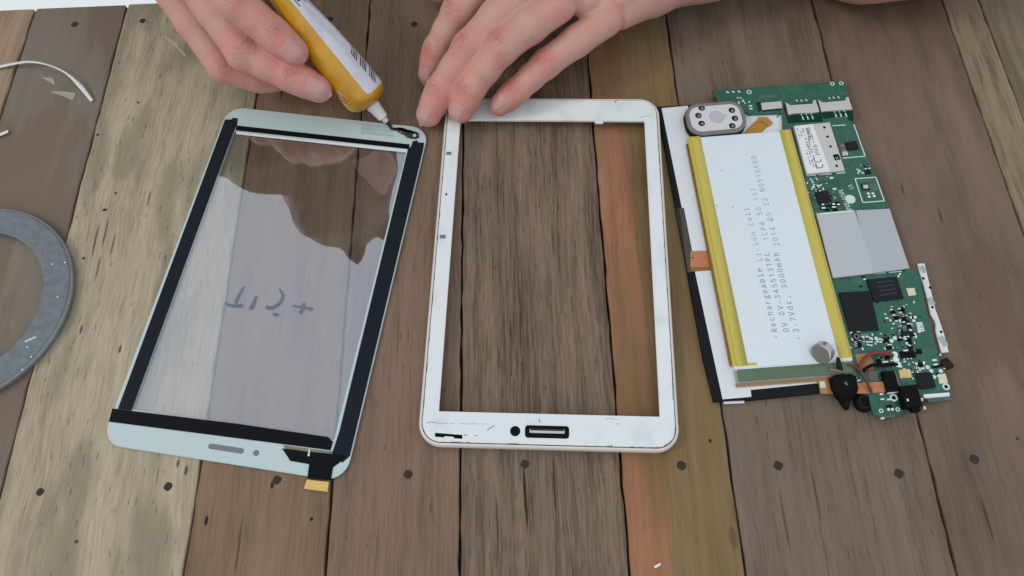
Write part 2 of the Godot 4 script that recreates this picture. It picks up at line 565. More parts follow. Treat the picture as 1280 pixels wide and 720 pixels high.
		uvo = Vector2(x0, V0)
		uvk = Vector2(1.0 / w, 1.0 / LEN)
		var st := tool()
		loft(st, [lift(o, -20), lift(o, top - 0.5), lift(inset(o, 0.45), top)], true, true)
		var pl := put("plank", st, m, t)
		uvk = Vector2(0.01, 0.01)
		uvo = Vector2.ZERO
		for p in nails:
			if p.x > x0 and p.x < x1:
				var s2 := tool()
				var c := circle(p, 1.85 + fposmod(p.x * 0.37, 0.5), 14)
				for q in c.size():
					c[q] += Vector2.from_angle(q * 2.4) * 0.16
				slab(s2, c, top - 3, top + 0.12, 0.1)
				put("nail", s2, M.nail_iron, pl)
	for v in [-300.0, 140.0]:
		piece("batten", rect(Vector2(-540, v - 30), Vector2(520, v + 30)), -60, -20.2, "table_leg", t, 1.0)
	for u in [-500.0, 480.0]:
		for v in [-300.0, 140.0]:
			piece("leg", boxat(Vector2(u, v), 56, 56), -700, -60.2, "table_leg", t, 2.0)

# ---------------------------------------------------------------- tablet front frame
func make_frame() -> void:
	var t := thing("tablet_front_frame", "empty scratched white tablet front frame, held by the fingers at its top left", "tablet frame")
	frame_of(t, Vector3(21.7, 0, -159.0), -0.1074)
	var N := 10
	var outer := func(d: float) -> PackedVector2Array: return rrect(62.9 - d, 102.9 - d, 11.5 - d, N)
	var open := func(d: float) -> PackedVector2Array: return rrect(53.5 + d, 86.2 + d, 0.5 + d * 0.4, N, Vector2(0.25, 0.0))
	uvo = Vector2(-64, -104)
	uvk = Vector2(1 / 128.0, 1 / 208.0)
	var st := tool()
	loft(st, [lift(outer.call(1.6), -0.05), lift(outer.call(0.5), 1.0), lift(outer.call(0.0), 2.6), lift(outer.call(0.0), 4.6), lift(outer.call(0.25), 5.8), lift(outer.call(0.7), 6.5), lift(outer.call(1.2), 6.8), lift(outer.call(1.55), 6.75), lift(outer.call(1.6), 5.6)], false, false, true)
	loft(st, [lift(open.call(0.05), 5.7), lift(open.call(5.2), 5.5), lift(open.call(5.4), 0.2), lift(outer.call(1.6), -0.05)], false, false)
	put("side_rim", st, M.rim, t)
	st = tool()
	loft(st, [lift(outer.call(1.5), 5.7), lift(outer.call(2.3), 5.7)])
	put("seam", st, M.groove, t)
	# wear: hairline scratches and dirt in the white face
	var W := 640
	var H := 1040
	var im := Image.create(W, H, false, Image.FORMAT_RGB8)
	im.fill(Color(0.855, 0.875, 0.885))
	var nz := FastNoiseLite.new()
	nz.seed = 8
	nz.frequency = 0.012
	for y in H:
		for x in W:
			var d := nz.get_noise_2d(x, y * 0.6)
			if d > 0.12:
				im.set_pixel(x, y, Color(0.855, 0.875, 0.885).darkened((d - 0.12) * 0.10))
	var uv := func(p: Vector2) -> Vector2: return (p - Vector2(-64, -104)) * 5.0
	for s in [[Vector2(22.1, 103.0), Vector2(53.0, 102.2), 0.5], [Vector2(-63.4, 98.4), Vector2(-60.5, 101.0), 0.7], [Vector2(-58.6, 91.7), Vector2(-53.1, 91.6), 0.5], [Vector2(-53.1, 92.0), Vector2(-29.0, 91.7), 0.25], [Vector2(-29.2, 94.8), Vector2(-25.9, 92.1), 0.6], [Vector2(-40.3, 97.1), Vector2(-38.7, 97.4), 0.7], [Vector2(-35.3, 97.3), Vector2(-33.7, 97.6), 0.5], [Vector2(-4.3, 88.4), Vector2(-3.9, 90.3), 0.8], [Vector2(33.0, 89.8), Vector2(33.8, 90.1), 0.6], [Vector2(36.7, -99.4), Vector2(38.2, -100.6), 0.8], [Vector2(51.2, -88.7), Vector2(56.9, -90.4), 0.35], [Vector2(61.5, 44.9), Vector2(60.4, 77.8), 0.8], [Vector2(62.5, 14.1), Vector2(61.8, 40.6), 0.5], [Vector2(-61.2, 73.9), Vector2(-60.5, 73.1), 0.7], [Vector2(27.7, 87.6), Vector2(34.2, 87.8), 0.3], [Vector2(30.0, 102.0), Vector2(30.5, 100.1), 0.6], [Vector2(63.9, -33.9), Vector2(62.9, -9.3), 0.4], [Vector2(-61.5, 60.3), Vector2(-61.2, 88.7), 0.3]]:
		var a: Vector2 = uv.call(s[0])
		var b: Vector2 = uv.call(s[1])
		var n := int(a.distance_to(b)) + 1
		for k in n:
			var p := a.lerp(b, float(k) / n) + Vector2(nz.get_noise_1d(k * 9.0), nz.get_noise_1d(k * 9.0 + 500)) * 2.0
			var q := Vector2i(p)
			var wgt: float = s[2] * clampf(0.6 + nz.get_noise_1d(k * 5.0 + 90) * 1.2, 0.0, 1.0)
			for e in [Vector2i(0, 0), Vector2i(1, 0), Vector2i(0, 1), Vector2i(1, 1)]:
				var z: Vector2i = q + e
				if z.x >= 0 and z.y >= 0 and z.x < W and z.y < H:
					im.set_pixelv(z, im.get_pixelv(z).lerp(Color(0.2, 0.2, 0.21), wgt * 0.7))
	# dirt gathered along the face's outer edge
	var edge: PackedVector2Array = outer.call(2.1)
	for k in edge.size():
		var a: Vector2 = uv.call(edge[k])
		var b: Vector2 = uv.call(edge[(k + 1) % edge.size()])
		var n := int(a.distance_to(b)) + 1
		for j in n:
			var p := a.lerp(b, float(j) / n)
			var dd := smoothstep(0.05, 0.45, nz.get_noise_2d(p.x * 2.0, p.y * 2.0 + 300))
			for e in 3:
				var z := Vector2i(p) + Vector2i(e - 1, e - 1)
				if dd > 0.0 and z.x >= 0 and z.y >= 0 and z.x < W and z.y < H:
					im.set_pixelv(z, im.get_pixelv(z).lerp(Color(0.35, 0.34, 0.34), dd * 0.55))
	var fm := mat("frame_face", Color.WHITE, 0.3)
	fm.albedo_texture = ImageTexture.create_from_image(im)
	st = tool()
	loft(st, [lift(outer.call(2.0), 5.6), lift(outer.call(2.0), 6.85), lift(outer.call(2.35), 7.1), lift(open.call(0.7), 7.1), lift(open.call(0.35), 7.22), lift(open.call(0.0), 7.1), lift(open.call(0.0), 5.7)])
	var face := put("front_face", st, fm, t)
	uvk = Vector2(0.01, 0.01)
	uvo = Vector2.ZERO
	# slots, sensor and earpiece
	var slot := PackedVector2Array([Vector2(-54.3, 96.7), Vector2(-41.0, 97.4), Vector2(-41.0, 99.3), Vector2(-44.8, 99.1), Vector2(-45.4, 98.4), Vector2(-49.4, 98.2), Vector2(-50, 98.8), Vector2(-54.3, 98.6)])
	piece("card_slot", slot, 6.6, 7.13, "dark_hole", face, 0.02)
	piece("sensor_window", circle(Vector2(-15.7, 94.9), 2.5), 6.6, 7.16, "black", t, 0.05)
	hollow("earpiece_surround", rrect(10.6, 3.0, 1.5, 6, Vector2(-0.4, 94.9)), rrect(8.4, 0.95, 0.3, 6, Vector2(-0.4, 94.6)), 6.6, 7.5, "black", t, 0.3)
	piece("earpiece_mesh", rrect(8.5, 1.05, 0.3, 4, Vector2(-0.4, 94.6)), 6.6, 7.14, "mesh_silver", t, 0.02)
	piece("earpiece_slot", rrect(8.0, 0.3, 0.2, 3, Vector2(-0.4, 94.0)), 6.6, 7.17, "dark_hole", t, 0.02)
	piece("side_mark", boxat(Vector2(-58.6, -62.8), 3.0, 2.2), 6.6, 7.14, "sensor", t, 0.03)
	piece("side_mark", boxat(Vector2(-58.2, -9.3), 3.2, 2.2), 6.6, 7.14, "sensor", t, 0.03)
	piece("side_hole", circle(Vector2(-58.1, -35.8), 0.7, 10), 6.6, 7.13, "dark_hole", t, 0.02)
	# small tab left on the inner top edge
	piece("clip_tab", rrect(2.4, 0.7, 0.6, 4, Vector2(27.6, -85.5)), 5.6, 6.9, "plastic_white", t, 0.2)

# ---------------------------------------------------------------- touch glass
func make_digitizer() -> void:
	var t := thing("touch_glass", "white bordered tablet touch glass lying face down with black tape and a handwritten mark", "touch screen")
	frame_of(t, Vector3(-125.4, 0, -165.2), -0.2263)
	var N := 9
	var c := Vector2(0.4, 0.9)
	var outer := func(d: float) -> PackedVector2Array: return rrect(62.6 - d, 103.0 - d, 10.5 - d, N, c)
	var win := rrect(53.0, 85.0, 0.6, N, Vector2(-0.2, 0.1))
	var st := tool()
	loft(st, [lift(win, 0.1), lift(outer.call(0.5), -0.05), lift(outer.call(0.0), 0.8), lift(outer.call(0.0), 1.2), lift(outer.call(0.35), 1.6), lift(win, 1.6), lift(win, 0.1)])
	put("printed_border", st, M.border, t)
	var pane := piece("glass_pane", rrect(52.98, 84.98, 0.5, N, Vector2(-0.2, 0.1)), 0.45, 1.5, "touch_glass", t, 0.05)
	# pale lines left bare round the window
	piece("bare_edge", PackedVector2Array([Vector2(-51.6, -84.6), Vector2(53.2, -85.1), Vector2(53.1, -83.4), Vector2(-51.1, -83.0)]), 1.3, 1.64, "border_line", t, 0.02)
	# foam tape
	var left := PackedVector2Array([Vector2(-36.4, 6.4)])
	left = PackedVector2Array([Vector2(-61.1, -92.2), Vector2(-57.2, -92.7), Vector2(-56.9, -93.9), Vector2(-53.6, -94.0), Vector2(-52.6, -89.2), Vector2(-53.2, -83.3), Vector2(-52.7, 85.8), Vector2(-59.9, 86.0)])
	piece("foam_tape", left, 1.6, 1.95, "foam_tape", t)
	piece("foam_tape", PackedVector2Array([Vector2(-52.5, -88.9), Vector2(53.8, -89.1), Vector2(54.0, -85.8), Vector2(-52.4, -85.4)]), 1.6, 1.9, "foam_tape_dark", t)
	piece("foam_tape", PackedVector2Array([Vector2(55.2, -91.5), Vector2(57.4, -92.4), Vector2(58.7, -90.9), Vector2(62.0, -91.3), Vector2(62.4, -86.8), Vector2(62.4, 91.7), Vector2(59.6, 95.2), Vector2(53.5, 91.4), Vector2(54.4, 81.1), Vector2(53.5, -85.7), Vector2(55.0, -88.1)]), 1.6, 1.97, "foam_tape", t)
	piece("foam_tape", PackedVector2Array([Vector2(-62.6, 86.2), Vector2(4.3, 84.4), Vector2(49.5, 84.2), Vector2(52.5, 86.1), Vector2(52.3, 90.3), Vector2(6.5, 91.3), Vector2(-61.9, 92.8)]), 1.6, 2.15, "foam_tape_dark", t)
	# flat cable folded over the lower edge
	piece("cable_stiffener", PackedVector2Array([Vector2(28.6, 91.3), Vector2(41.9, 91.2), Vector2(53.3, 90.8), Vector2(53.5, 92.2), Vector2(42.3, 92.8), Vector2(30.2, 92.7)]), 1.6, 2.05, "dull_gold", t)
	var flex := PackedVector2Array([Vector2(28.6, 92.9), Vector2(40.9, 92.6), Vector2(56.9, 91.7), Vector2(59.0, 91.4), Vector2(60.8, 92.7), Vector2(55.6, 98.1), Vector2(56.2, 104.2), Vector2(44.7, 104.9), Vector2(43.8, 98.3), Vector2(34.2, 98.1)])
	piece("flat_cable", flex, 1.65, 2.2, "foam_tape_dark", t)
	piece("cable_contact", PackedVector2Array([Vector2(44.2, 105.4), Vector2(55.3, 104.9), Vector2(55.7, 109.5), Vector2(44.1, 109.8)]), 0.9, 1.3, "gold", t, 0.1)
	piece("cable_tab", PackedVector2Array([Vector2(41.6, 91.4), Vector2(42.5, 91.4), Vector2(43.1, 94.6), Vector2(42.0, 94.7), Vector2(42.0, 93.1)]), 2.2, 2.3, "silk", t, 0.03)
	piece("earpiece_window", rrect(9.2, 1.35, 1.3, 5, Vector2(1.0, 97.0)), 1.3, 1.63, "sensor", t, 0.02)
	piece("lens_window", circle(Vector2(16.4, 96.9), 1.5, 16), 1.3, 1.63, "sensor", t, 0.02)
	piece("clear_tape", PackedVector2Array([Vector2(21.9, -99.5), Vector2(32.0, -100.1), Vector2(41.0, -99.2), Vector2(43.3, -92.6), Vector2(23.5, -92.8)]), 1.6, 1.68, "clear_tape", t, 0.02)
	# handwriting in marker: upside down for us, + C I T with a dot
	var strokes := [[Vector2(-16.8, 11.4), Vector2(-18.1, 17.5), Vector2(-18.5, 21.9)], [Vector2(-24.1, 22.4), Vector2(-21.0, 23.5), Vector2(-14.2, 22.8)], [Vector2(-8.4, 16.1), Vector2(-8.7, 20.5), Vector2(-9.3, 24.2)], [Vector2(2.7, 10.5), Vector2(5.3, 13.5), Vector2(5.8, 17.0), Vector2(3.9, 20.3), Vector2(1.0, 22.0), Vector2(-1.6, 21.6)], [Vector2(3.3, 24.8), Vector2(6.3, 25.4)], [Vector2(12.5, 19.0), Vector2(24.0, 19.5)], [Vector2(18.3, 16.5), Vector2(17.9, 22.9)]]
	var wid := [0.9, 1.1, 1.3, 1.2, 1.3, 1.0, 1.2]
	st = tool()
	for k in strokes.size():
		var s: Array = strokes[k]
		var pts := PackedVector3Array()
		for p: Vector2 in s:
			pts.append(Vector3(p.x, 1.0, p.y))
		pts = curve(pts, 5)
		var rad := []
		for q in pts.size():
			rad.append(wid[k] * (0.45 + 0.55 * q / pts.size()) * 0.95)
		sweep(st, pts, rad, 8, 0.03)
	put("marker_writing", st, M.ink, pane)
	# black glue bead laid at the corner
	var g := thing("glue_bead", "wet black bead of glue on the top right corner of the white touch glass", "glue")
	st = tool()
	sweep(st, curve(PackedVector3Array([Vector3(-64.2, 2.6, -252.4), Vector3(-62.6, 2.0, -251.6), Vector3(-59.2, 2.0, -250.8), Vector3(-55.2, 2.2, -248.5), Vector3(-51.9, 2.2, -247.0), Vector3(-47.9, 2.2, -245.6)]), 5), [0.9, 1.0, 1.1, 0.9, 0.8, 0.9, 1.0, 1.2, 1.1, 1.3, 1.6, 1.8, 2.0, 2.1, 2.0, 2.0, 2.2, 2.1, 2.2, 2.3, 2.2, 2.1, 2.0, 1.9, 1.6, 1.2], 12, 0.45)
	sweep(st, curve(PackedVector3Array([Vector3(-55.3, 2.0, -247.5), Vector3(-53.6, 2.0, -246.0), Vector3(-50.2, 2.0, -244.6), Vector3(-47.4, 2.0, -245.0)]), 5), [0.6, 1.1, 1.4, 1.3, 1.5, 1.6, 1.4, 1.5, 1.4, 1.3, 1.2, 1.3, 1.3, 1.2, 0.9, 0.6], 12, 0.4)
	put("glue_trail", st, M.glue, g)
	st = tool()
	slab(st, circle(Vector2(-49.8, -245.3), 1.1, 12), 2.3, 3.25, 0.3)
	put("painted_highlight", st, M.metal_can, g)  # pale disc standing in for the highlight on the wet glue
# ---------------------------------------------------------------- opened tablet inside
func chip(b: Node, called: String, at: Vector2, w: float, h: float, tall: float, m := "chip", turn := 0.0, y := 4.6) -> MeshInstance3D:
	return piece(called, boxat(at, w, h, turn), y - 0.1, y + tall, m, b, minf(0.12, tall * 0.4))

func pads(b: Node, called: String, at: Array, w: float, h: float, tall: float, m := "solder", turn := 0.0) -> void:
	for p: Vector2 in at:
		chip(b, called, p, w, h, tall, m, turn)

func dots(b: Node, called: String, at: Array, r: float, tall: float, m := "solder") -> void:
	for p: Vector2 in at:
		piece(called, circle(p, r, 12), 4.5, 4.6 + tall, m, b, 0.04)

func make_module() -> void:
	var l := thing("display_panel", "thin black edged display panel with a white back sheet, under the white battery", "display panel")
	frame_of(l, Vector3(136.3, 0, -156.4), -0.0090)
	piece("black_frame", clockwise(PackedVector2Array([Vector2(-42.4, -95.1), Vector2(68, -92.5), Vector2(68, 80.8), Vector2(-22.7, 83.6), Vector2(-41.1, 83.0), Vector2(-42.6, 60), Vector2(-42.6, -20)])), -0.05, 2.6, "lcd_black", l, 0.4)
	piece("back_sheet", clockwise(PackedVector2Array([Vector2(-40.4, -93.4), Vector2(-24.7, -93.7), Vector2(-24.6, -91.4), Vector2(29.0, -83.7), Vector2(62, -88), Vector2(62, 78), Vector2(14.0, 77.6), Vector2(-22.4, 78.7), Vector2(-22.7, 82.1), Vector2(-36.9, 82.3), Vector2(-38.8, 10), Vector2(-39.6, -40)])), 2.5, 2.95, "sheet_white", l, 0.1)
	piece("foil_tab", PackedVector2Array([Vector2(-36.5, 82.8), Vector2(-26.0, 83.2), Vector2(-26.2, 84.6), Vector2(-36.0, 84.3)]), 0.6, 1.4, "sheet_white", l, 0.1)
	piece("side_flex", clockwise(PackedVector2Array([Vector2(-40.9, -25.7), Vector2(-38.3, -25.5), Vector2(-38.2, 0.6), Vector2(-40.8, 13.2), Vector2(-42.5, 13.5)])), 2.4, 3.15, "flex_grey", l)
	piece("side_flex_edge", clockwise(PackedVector2Array([Vector2(-42.9, -25.4), Vector2(-40.2, -26.2), Vector2(-41.5, 13.6), Vector2(-42.7, 13.1)])), 0.8, 2.9, "flex_dark", l)
	var cp := piece("copper_flex", clockwise(PackedVector2Array([Vector2(-39.2, 1.1), Vector2(-30.2, 1.4), Vector2(-29.6, 12.3), Vector2(-41.0, 11.4)])), 2.9, 3.25, "copper", l)
	piece("flex_lip", clockwise(PackedVector2Array([Vector2(-40.8, 10.5), Vector2(-29.5, 11.4), Vector2(-29.3, 13.1), Vector2(-40.8, 13.1)])), 2.9, 3.4, "tape_brown", cp)
	piece("hole", circle(Vector2(-38.6, 5.1), 0.5, 8), 3.1, 3.28, "dark_hole", cp, 0.02)
	for s in [[Vector2(12.2, -84.0), Vector2(14.3, -85.0)], [Vector2(25.0, -80.6), Vector2(27.4, -82.7)]]:
		piece("scuff", strip(s[0], s[1], 0.6), 2.9, 2.98, "chip", l, 0.01)

	# battery
	var b := thing("battery_cell", "flat white pouch battery with yellow edge tape and grey printed lines, above the display panel", "battery")
	frame_of(b, Vector3(136.3, 0, -156.4), -0.0090)
	piece("pouch", rrect(29.3, 68.8, 1.0, 3), 3.0, 7.0, "pouch", b, 0.7)
	var st := tool()
	# yellow tape wraps both long edges: top band, rounded edge, side
	for s in [-1.0, 1.0]:
		var loops := []
		for v in [-68.9, 67.2]:
			var prof := PackedVector3Array()
			for q: Vector2 in [Vector2(22.6, 7.0), Vector2(22.6, 7.1), Vector2(28.6, 7.1), Vector2(29.3, 6.75), Vector2(29.65, 6.2), Vector2(29.75, 4.4), Vector2(29.4, 3.1), Vector2(29.0, 3.1), Vector2(29.2, 6.0), Vector2(28.4, 7.0)]:
				prof.append(Vector3(q.x * s, q.y, v))
			if s > 0:
				prof.reverse()
			loops.append(prof)
		st = tool()
		loft(st, loops, true, true)
		put("yellow_tape", st, M.tape_yellow, b)
		piece("tape_edge", rect(Vector2(29.85 * s, -66), Vector2(30.5 * s, 66)), 3.0, 5.0 if s < 0 else 4.6, "tape_brown", b, 0.2)
		piece("tape_line", rect(Vector2(28.15 * s, -68.6), Vector2(28.4 * s, 66.8)), 7.0, 7.17, "tape_amber", b, 0.02)
	piece("yellow_tape", rect(Vector2(-28.5, 66.0), Vector2(-18, 67.6)), 6.6, 7.08, "tape_yellow", b, 0.1)
	piece("end_fold", rect(Vector2(-28.8, 67.4), Vector2(29.2, 69.0)), 3.0, 5.2, "pouch", b, 0.3)
	var pcb := piece("protection_board", rect(Vector2(-27.5, 68.6), Vector2(28.5, 74.2)), 3.6, 5.8, "board_light", b, 0.15)
	piece("solder_mask", rect(Vector2(-19, 69.2), Vector2(10, 73.4)), 5.75, 5.95, "board_green", pcb, 0.05)
	words("board_print", "HW-H0H-01", 1.5, Vector3(-8.0, 5.97, 71.4), 0.0, "trace_grey", pcb, "Droid Sans")
	piece("clear_wrap", rect(Vector2(-29.2, 68.4), Vector2(29.6, 76.4)), 3.2, 6.3, "amber_clear", b, 0.5)
	piece("clear_wrap_edge", rect(Vector2(-29.3, 75.4), Vector2(29.6, 77.0)), 3.0, 4.4, "flex_tan", b, 0.3)
	# print: three dotted lines that read upwards
	var rows := [["Rechargeable", " Li-ion Cell", -5.8, 50.3], ["0V 0V-3455131PL", "  1CP4 55 131", 0.0, 50.6], ["3.7Vdc, 3000mAh", " 2014 05 22 N0510FED", 4.9, 51.2]]
	for r in rows:
		for part in 2:
			var first: int = 0 if part == 0 else r[0].length()
			stamped("print_line", r[part], 3.8, 3.04, Vector3(r[2] + 0.02 * 3.04 * first, 7.02, r[3] - 3.04 * first), PI / 2 + 0.02, "print_grey" if part == 0 else "print_faint", b)
	for p: Vector2 in [Vector2(-21.5, -23.3), Vector2(-13.1, -21.6), Vector2(-5.8, 53.6), Vector2(5.1, 55.3), Vector2(-14.8, -45.3), Vector2(6.3, -12.0)]:
		piece("scuff", boxat(p, 1.2, 0.5, 1.1), 6.9, 7.03, "print_faint", b, 0.01)

	# speaker
	var sp := thing("speaker", "oval speaker with a pale six holed plate and dark rim above the battery", "speaker")
	frame_of(sp, Vector3(136.3, 0, -156.4), -0.0090)
	var sc := Vector2(-12.1, -79.7)
	var turn := -0.02
	var oval := func(d: float, k := 0.0) -> PackedVector2Array:
		var o := rrect(17.3 - d, 11.2 - d, 8.6 - d, 10)
		for q in o.size():
			o[q] = o[q].rotated(turn) + sc
		return o
	st = tool()
	loft(st, [lift(oval.call(0.6), 2.9), lift(oval.call(0.0), 3.8), lift(oval.call(0.1), 6.8), lift(oval.call(0.5), 7.4)], true, true)
	put("speaker_body", st, M.speaker_body, sp)
	hollow("speaker_rim", oval.call(0.4), oval.call(2.5), 7.3, 9.0, "speaker_rim", sp, 0.5)
	var mid = Vector2(-11.3, -80.4)
	var well = PackedVector2Array()
	for q: Vector2 in oval.call(2.4):
		well.append(mid + Vector2.from_angle(PI + TAU * well.size() / 44.0 + 0.03) * 4.2)
	var plate = hollow("speaker_plate", oval.call(2.4), well, 7.2, 8.5, "speaker_plate", sp, 0.2)
	for p: Vector2 in [Vector2(-18.9, -87.1), Vector2(-21.7, -82.1), Vector2(-20.8, -76.5), Vector2(-2.0, -84.0), Vector2(-1.3, -78.3), Vector2(-3.8, -73.3)]:
		piece("sound_hole", circle(p, 1.9, 16), 8.2, 8.53, "dark_hole", plate, 0.02)
		piece("mesh_dot", circle(p + Vector2(0.25, 0.2), 1.0, 12), 8.3, 8.55, "speaker_rim", plate, 0.02)
	piece("cone", circle(mid, 4.6, 28), 7.3, 7.75, "cone_grey", plate, 0.1)
	words("plate_mark", "T", 2.4, Vector3(mid.x + 4.6, 8.53, mid.y + 0.6), 0.5, "sensor", plate)

	# amber tape strip
	var am := thing("amber_tape", "short folded strip of amber tape between the speaker and the green board", "tape")
	frame_of(am, Vector3(136.3, 0, -156.4), -0.0090)
	piece("tape_end", clockwise(PackedVector2Array([Vector2(2.7, -70.2), Vector2(11.6, -78.6), Vector2(15.0, -78.3), Vector2(20.2, -76.5), Vector2(13.0, -69.8)])), 3.0, 3.5, "tape_amber", am)
	piece("tape_fold", clockwise(PackedVector2Array([Vector2(11.4, -77.6), Vector2(14.4, -81.2), Vector2(19.3, -80.7), Vector2(21.6, -76.6), Vector2(18.8, -74.4), Vector2(15.3, -78.4)])), 3.3, 4.2, "tape_amber", am, 0.3)
	make_board()

# solder mask with faint copper traces and plated vias under it
func board_material() -> StandardMaterial3D:
	var W := 540
	var H := 1236
	var base := Color(0.085, 0.335, 0.26)
	var im := Image.create(W, H, false, Image.FORMAT_RGB8)
	im.fill(base)
	var r := RandomNumberGenerator.new()
	r.seed = 21
	for patch in 26:
		var w := r.randi_range(30, 150)
		var h := r.randi_range(20, 130)
		im.fill_rect(Rect2i(r.randi_range(0, W), r.randi_range(0, H), w, h), base.lightened(0.05) if patch % 2 else base.darkened(0.10))
	for k in 420:
		var p := Vector2i(r.randi_range(0, W), r.randi_range(0, H))
		var c := base.lightened(r.randf_range(0.06, 0.13)) if k % 3 else base.darkened(0.14)
		for leg in r.randi_range(2, 4):
			var n := r.randi_range(10, 70)
			var d: Vector2i = [Vector2i(1, 0), Vector2i(0, 1), Vector2i(-1, 0), Vector2i(0, -1), Vector2i(1, 1), Vector2i(-1, 1)][r.randi_range(0, 5)]
			for s in n:
				p += d
				if p.x >= 0 and p.y >= 0 and p.x < W - 1 and p.y < H - 1:
					im.set_pixelv(p, c)
					im.set_pixelv(p + Vector2i(1, 0), c)
		if p.x > 2 and p.y > 2 and p.x < W - 3 and p.y < H - 3:
			im.fill_rect(Rect2i(p - Vector2i(1, 1), Vector2i(4, 4)), base.lightened(0.28))
			im.fill_rect(Rect2i(p, Vector2i(2, 2)), base.darkened(0.5))
	var m := mat("board_print", Color.WHITE, 0.36)
	m.albedo_texture = ImageTexture.create_from_image(im)
	return m

func make_board() -> void:
	var b := thing("circuit_board", "long green circuit board with chips and steel shields on the right of the battery", "circuit board")
	frame_of(b, Vector3(136.3, 0, -156.4), -0.0090)
	var st := tool()
	var outline := clockwise(PackedVector2Array([Vector2(-8.9, -102.1), Vector2(69.5, -102.0), Vector2(68.3, -86.3), Vector2(66.1, -74.0), Vector2(72.0, -13.3), Vector2(71.7, 20.7), Vector2(76.1, 25.7), Vector2(72.9, 49.9), Vector2(72.5, 66.9), Vector2(73.1, 86.4), Vector2(59.4, 87.8), Vector2(50.3, 92.7), Vector2(47.9, 95.6), Vector2(42.8, 97.2), Vector2(35.5, 97.0), Vector2(32.7, 94.9), Vector2(33.2, 85.9), Vector2(27, 84), Vector2(24, -60), Vector2(28.1, -82.2), Vector2(8.7, -83.1), Vector2(6.4, -85.6), Vector2(2.8, -91.1), Vector2(-7.2, -93.2)]))
	uvo = Vector2(-12, -106)
	uvk = Vector2(1 / 90.0, 1 / 206.0)
	slab(st, outline, 3.5, 4.6, 0.12)
	uvo = Vector2.ZERO
	uvk = Vector2(0.01, 0.01)
	put("green_board", st, board_material(), b)
	# plated holes
	for h in [[Vector2(12.1, -99.0), 1.5], [Vector2(61.7, -100.5), 1.4], [Vector2(67.0, -100.3), 1.35], [Vector2(44.7, 88.0), 1.9], [Vector2(71.2, 84.5), 1.75]]:
		var ring := hollow("plated_hole", circle(h[0], h[1], 18), circle(h[0], h[1] * 0.52, 18), 4.4, 4.72, "silk", b, 0.05)
		piece("hole", circle(h[0], h[1] * 0.53, 14), 4.4, 4.64, "dark_hole", ring, 0.02)
	# upper edge
	for p: Vector2 in [Vector2(-0.5, -100.0), Vector2(2.9, -100.0), Vector2(6.3, -99.9)]:
		chip(b, "contact_pad", p, 1.6, 0.9, 0.08, "solder", 0.7)
	dots(b, "solder_dot", [Vector2(4.6, -95.5), Vector2(6.3, -95.1), Vector2(7.4, -93.4), Vector2(8.2, -91.4), Vector2(10.7, -91.9), Vector2(16.3, -84.8)], 0.5, 0.12)
	pads(b, "contact_pad", [Vector2(10.9, -88.9), Vector2(10.8, -86.9)], 1.9, 0.95, 0.12)
	pads(b, "capacitor", [Vector2(13.4, -88.1), Vector2(15.1, -88.4), Vector2(13.8, -92.7)], 0.7, 1.9, 0.35, "trace_grey", 0.2)
	chip(b, "dark_base", Vector2(21.3, -87.6), 13.0, 6.2, 0.6, "board_edge")
	var can := piece("metal_can", clockwise(PackedVector2Array([Vector2(16.8, -89.8), Vector2(29.0, -89.9), Vector2(28.4, -85.1), Vector2(16.6, -84.8)])), 4.6, 6.0, "metal_can", b, 0.25)
	chip(b, "trace_patch", Vector2(22.2, -94.8), 10.0, 1.8, 0.05, "trace_grey")
	# card sockets
	var socks := [[[Vector2(30.8, -88.9), Vector2(33.2, -86.4), Vector2(46.1, -86.3), Vector2(47.1, -88.8), Vector2(48.6, -88.9), Vector2(48.7, -80.3), Vector2(45.5, -80.0), Vector2(34.1, -80.5), Vector2(30.8, -80.0)], [Vector2(29.8, -87.2), Vector2(50.5, -88.1), Vector2(49.9, -74.4), Vector2(29.9, -75.1)], [Vector2(38.4, -90.3), Vector2(41.0, -90.0), Vector2(43.9, -90.2)], [Vector2(38.6, -79.8), Vector2(41.4, -79.8), Vector2(44.2, -79.8)]],
		[[Vector2(49.9, -89.1), Vector2(52.1, -86.6), Vector2(65.1, -86.8), Vector2(66.3, -89.0), Vector2(67.9, -89.1), Vector2(67.9, -80.2), Vector2(52.4, -80.5), Vector2(50.1, -80.4)], [Vector2(50.4, -87.6), Vector2(69.5, -87.5), Vector2(67.5, -73.9), Vector2(64.5, -73.6), Vector2(64.9, -77.4), Vector2(50.8, -76.2)], [Vector2(57.6, -90.3), Vector2(60.1, -90.4), Vector2(62.9, -90.4)], [Vector2(57.8, -80.0), Vector2(60.6, -80.0), Vector2(63.6, -80.0)]]]
	for s in socks:
		piece("dark_base", clockwise(PackedVector2Array(s[1])), 4.5, 5.0, "board_edge", b)  # dark plate for the plastic base and the shadows around it
		var mt := piece("card_socket", clockwise(PackedVector2Array(s[0])), 4.8, 6.2, "metal_can", b, 0.2)
		var a: Vector2 = s[0][0].lerp(s[0][-1], 0.62)
		var d: Vector2 = s[0][4].lerp(s[0][5], 0.68)
		piece("socket_rib", strip(a.lerp(d, 0.16), a.lerp(d, 0.86), 1.6), 6.1, 6.5, "metal_can", mt, 0.2)
		for p in s[2]:
			chip(b, "contact_pin", p, 0.8, 1.4, 0.12, "silk", -0.4)
		for p: Vector2 in s[3]:
			chip(b, "contact_pin", p, 0.75, 0.75, 0.5, "silk")
			chip(b, "contact_pin", p + Vector2(0.25, 2.4), 0.8, 2.4, 0.5, "silk", -0.1)
	piece("silk_line", strip(Vector2(31.2, -101.3), Vector2(31.7, -91.9), 0.5), 4.5, 4.64, "trace_grey", b, 0.02)
	chip(b, "trace_patch", Vector2(66.3, -92.9), 2.8, 0.7, 0.05, "trace_grey")
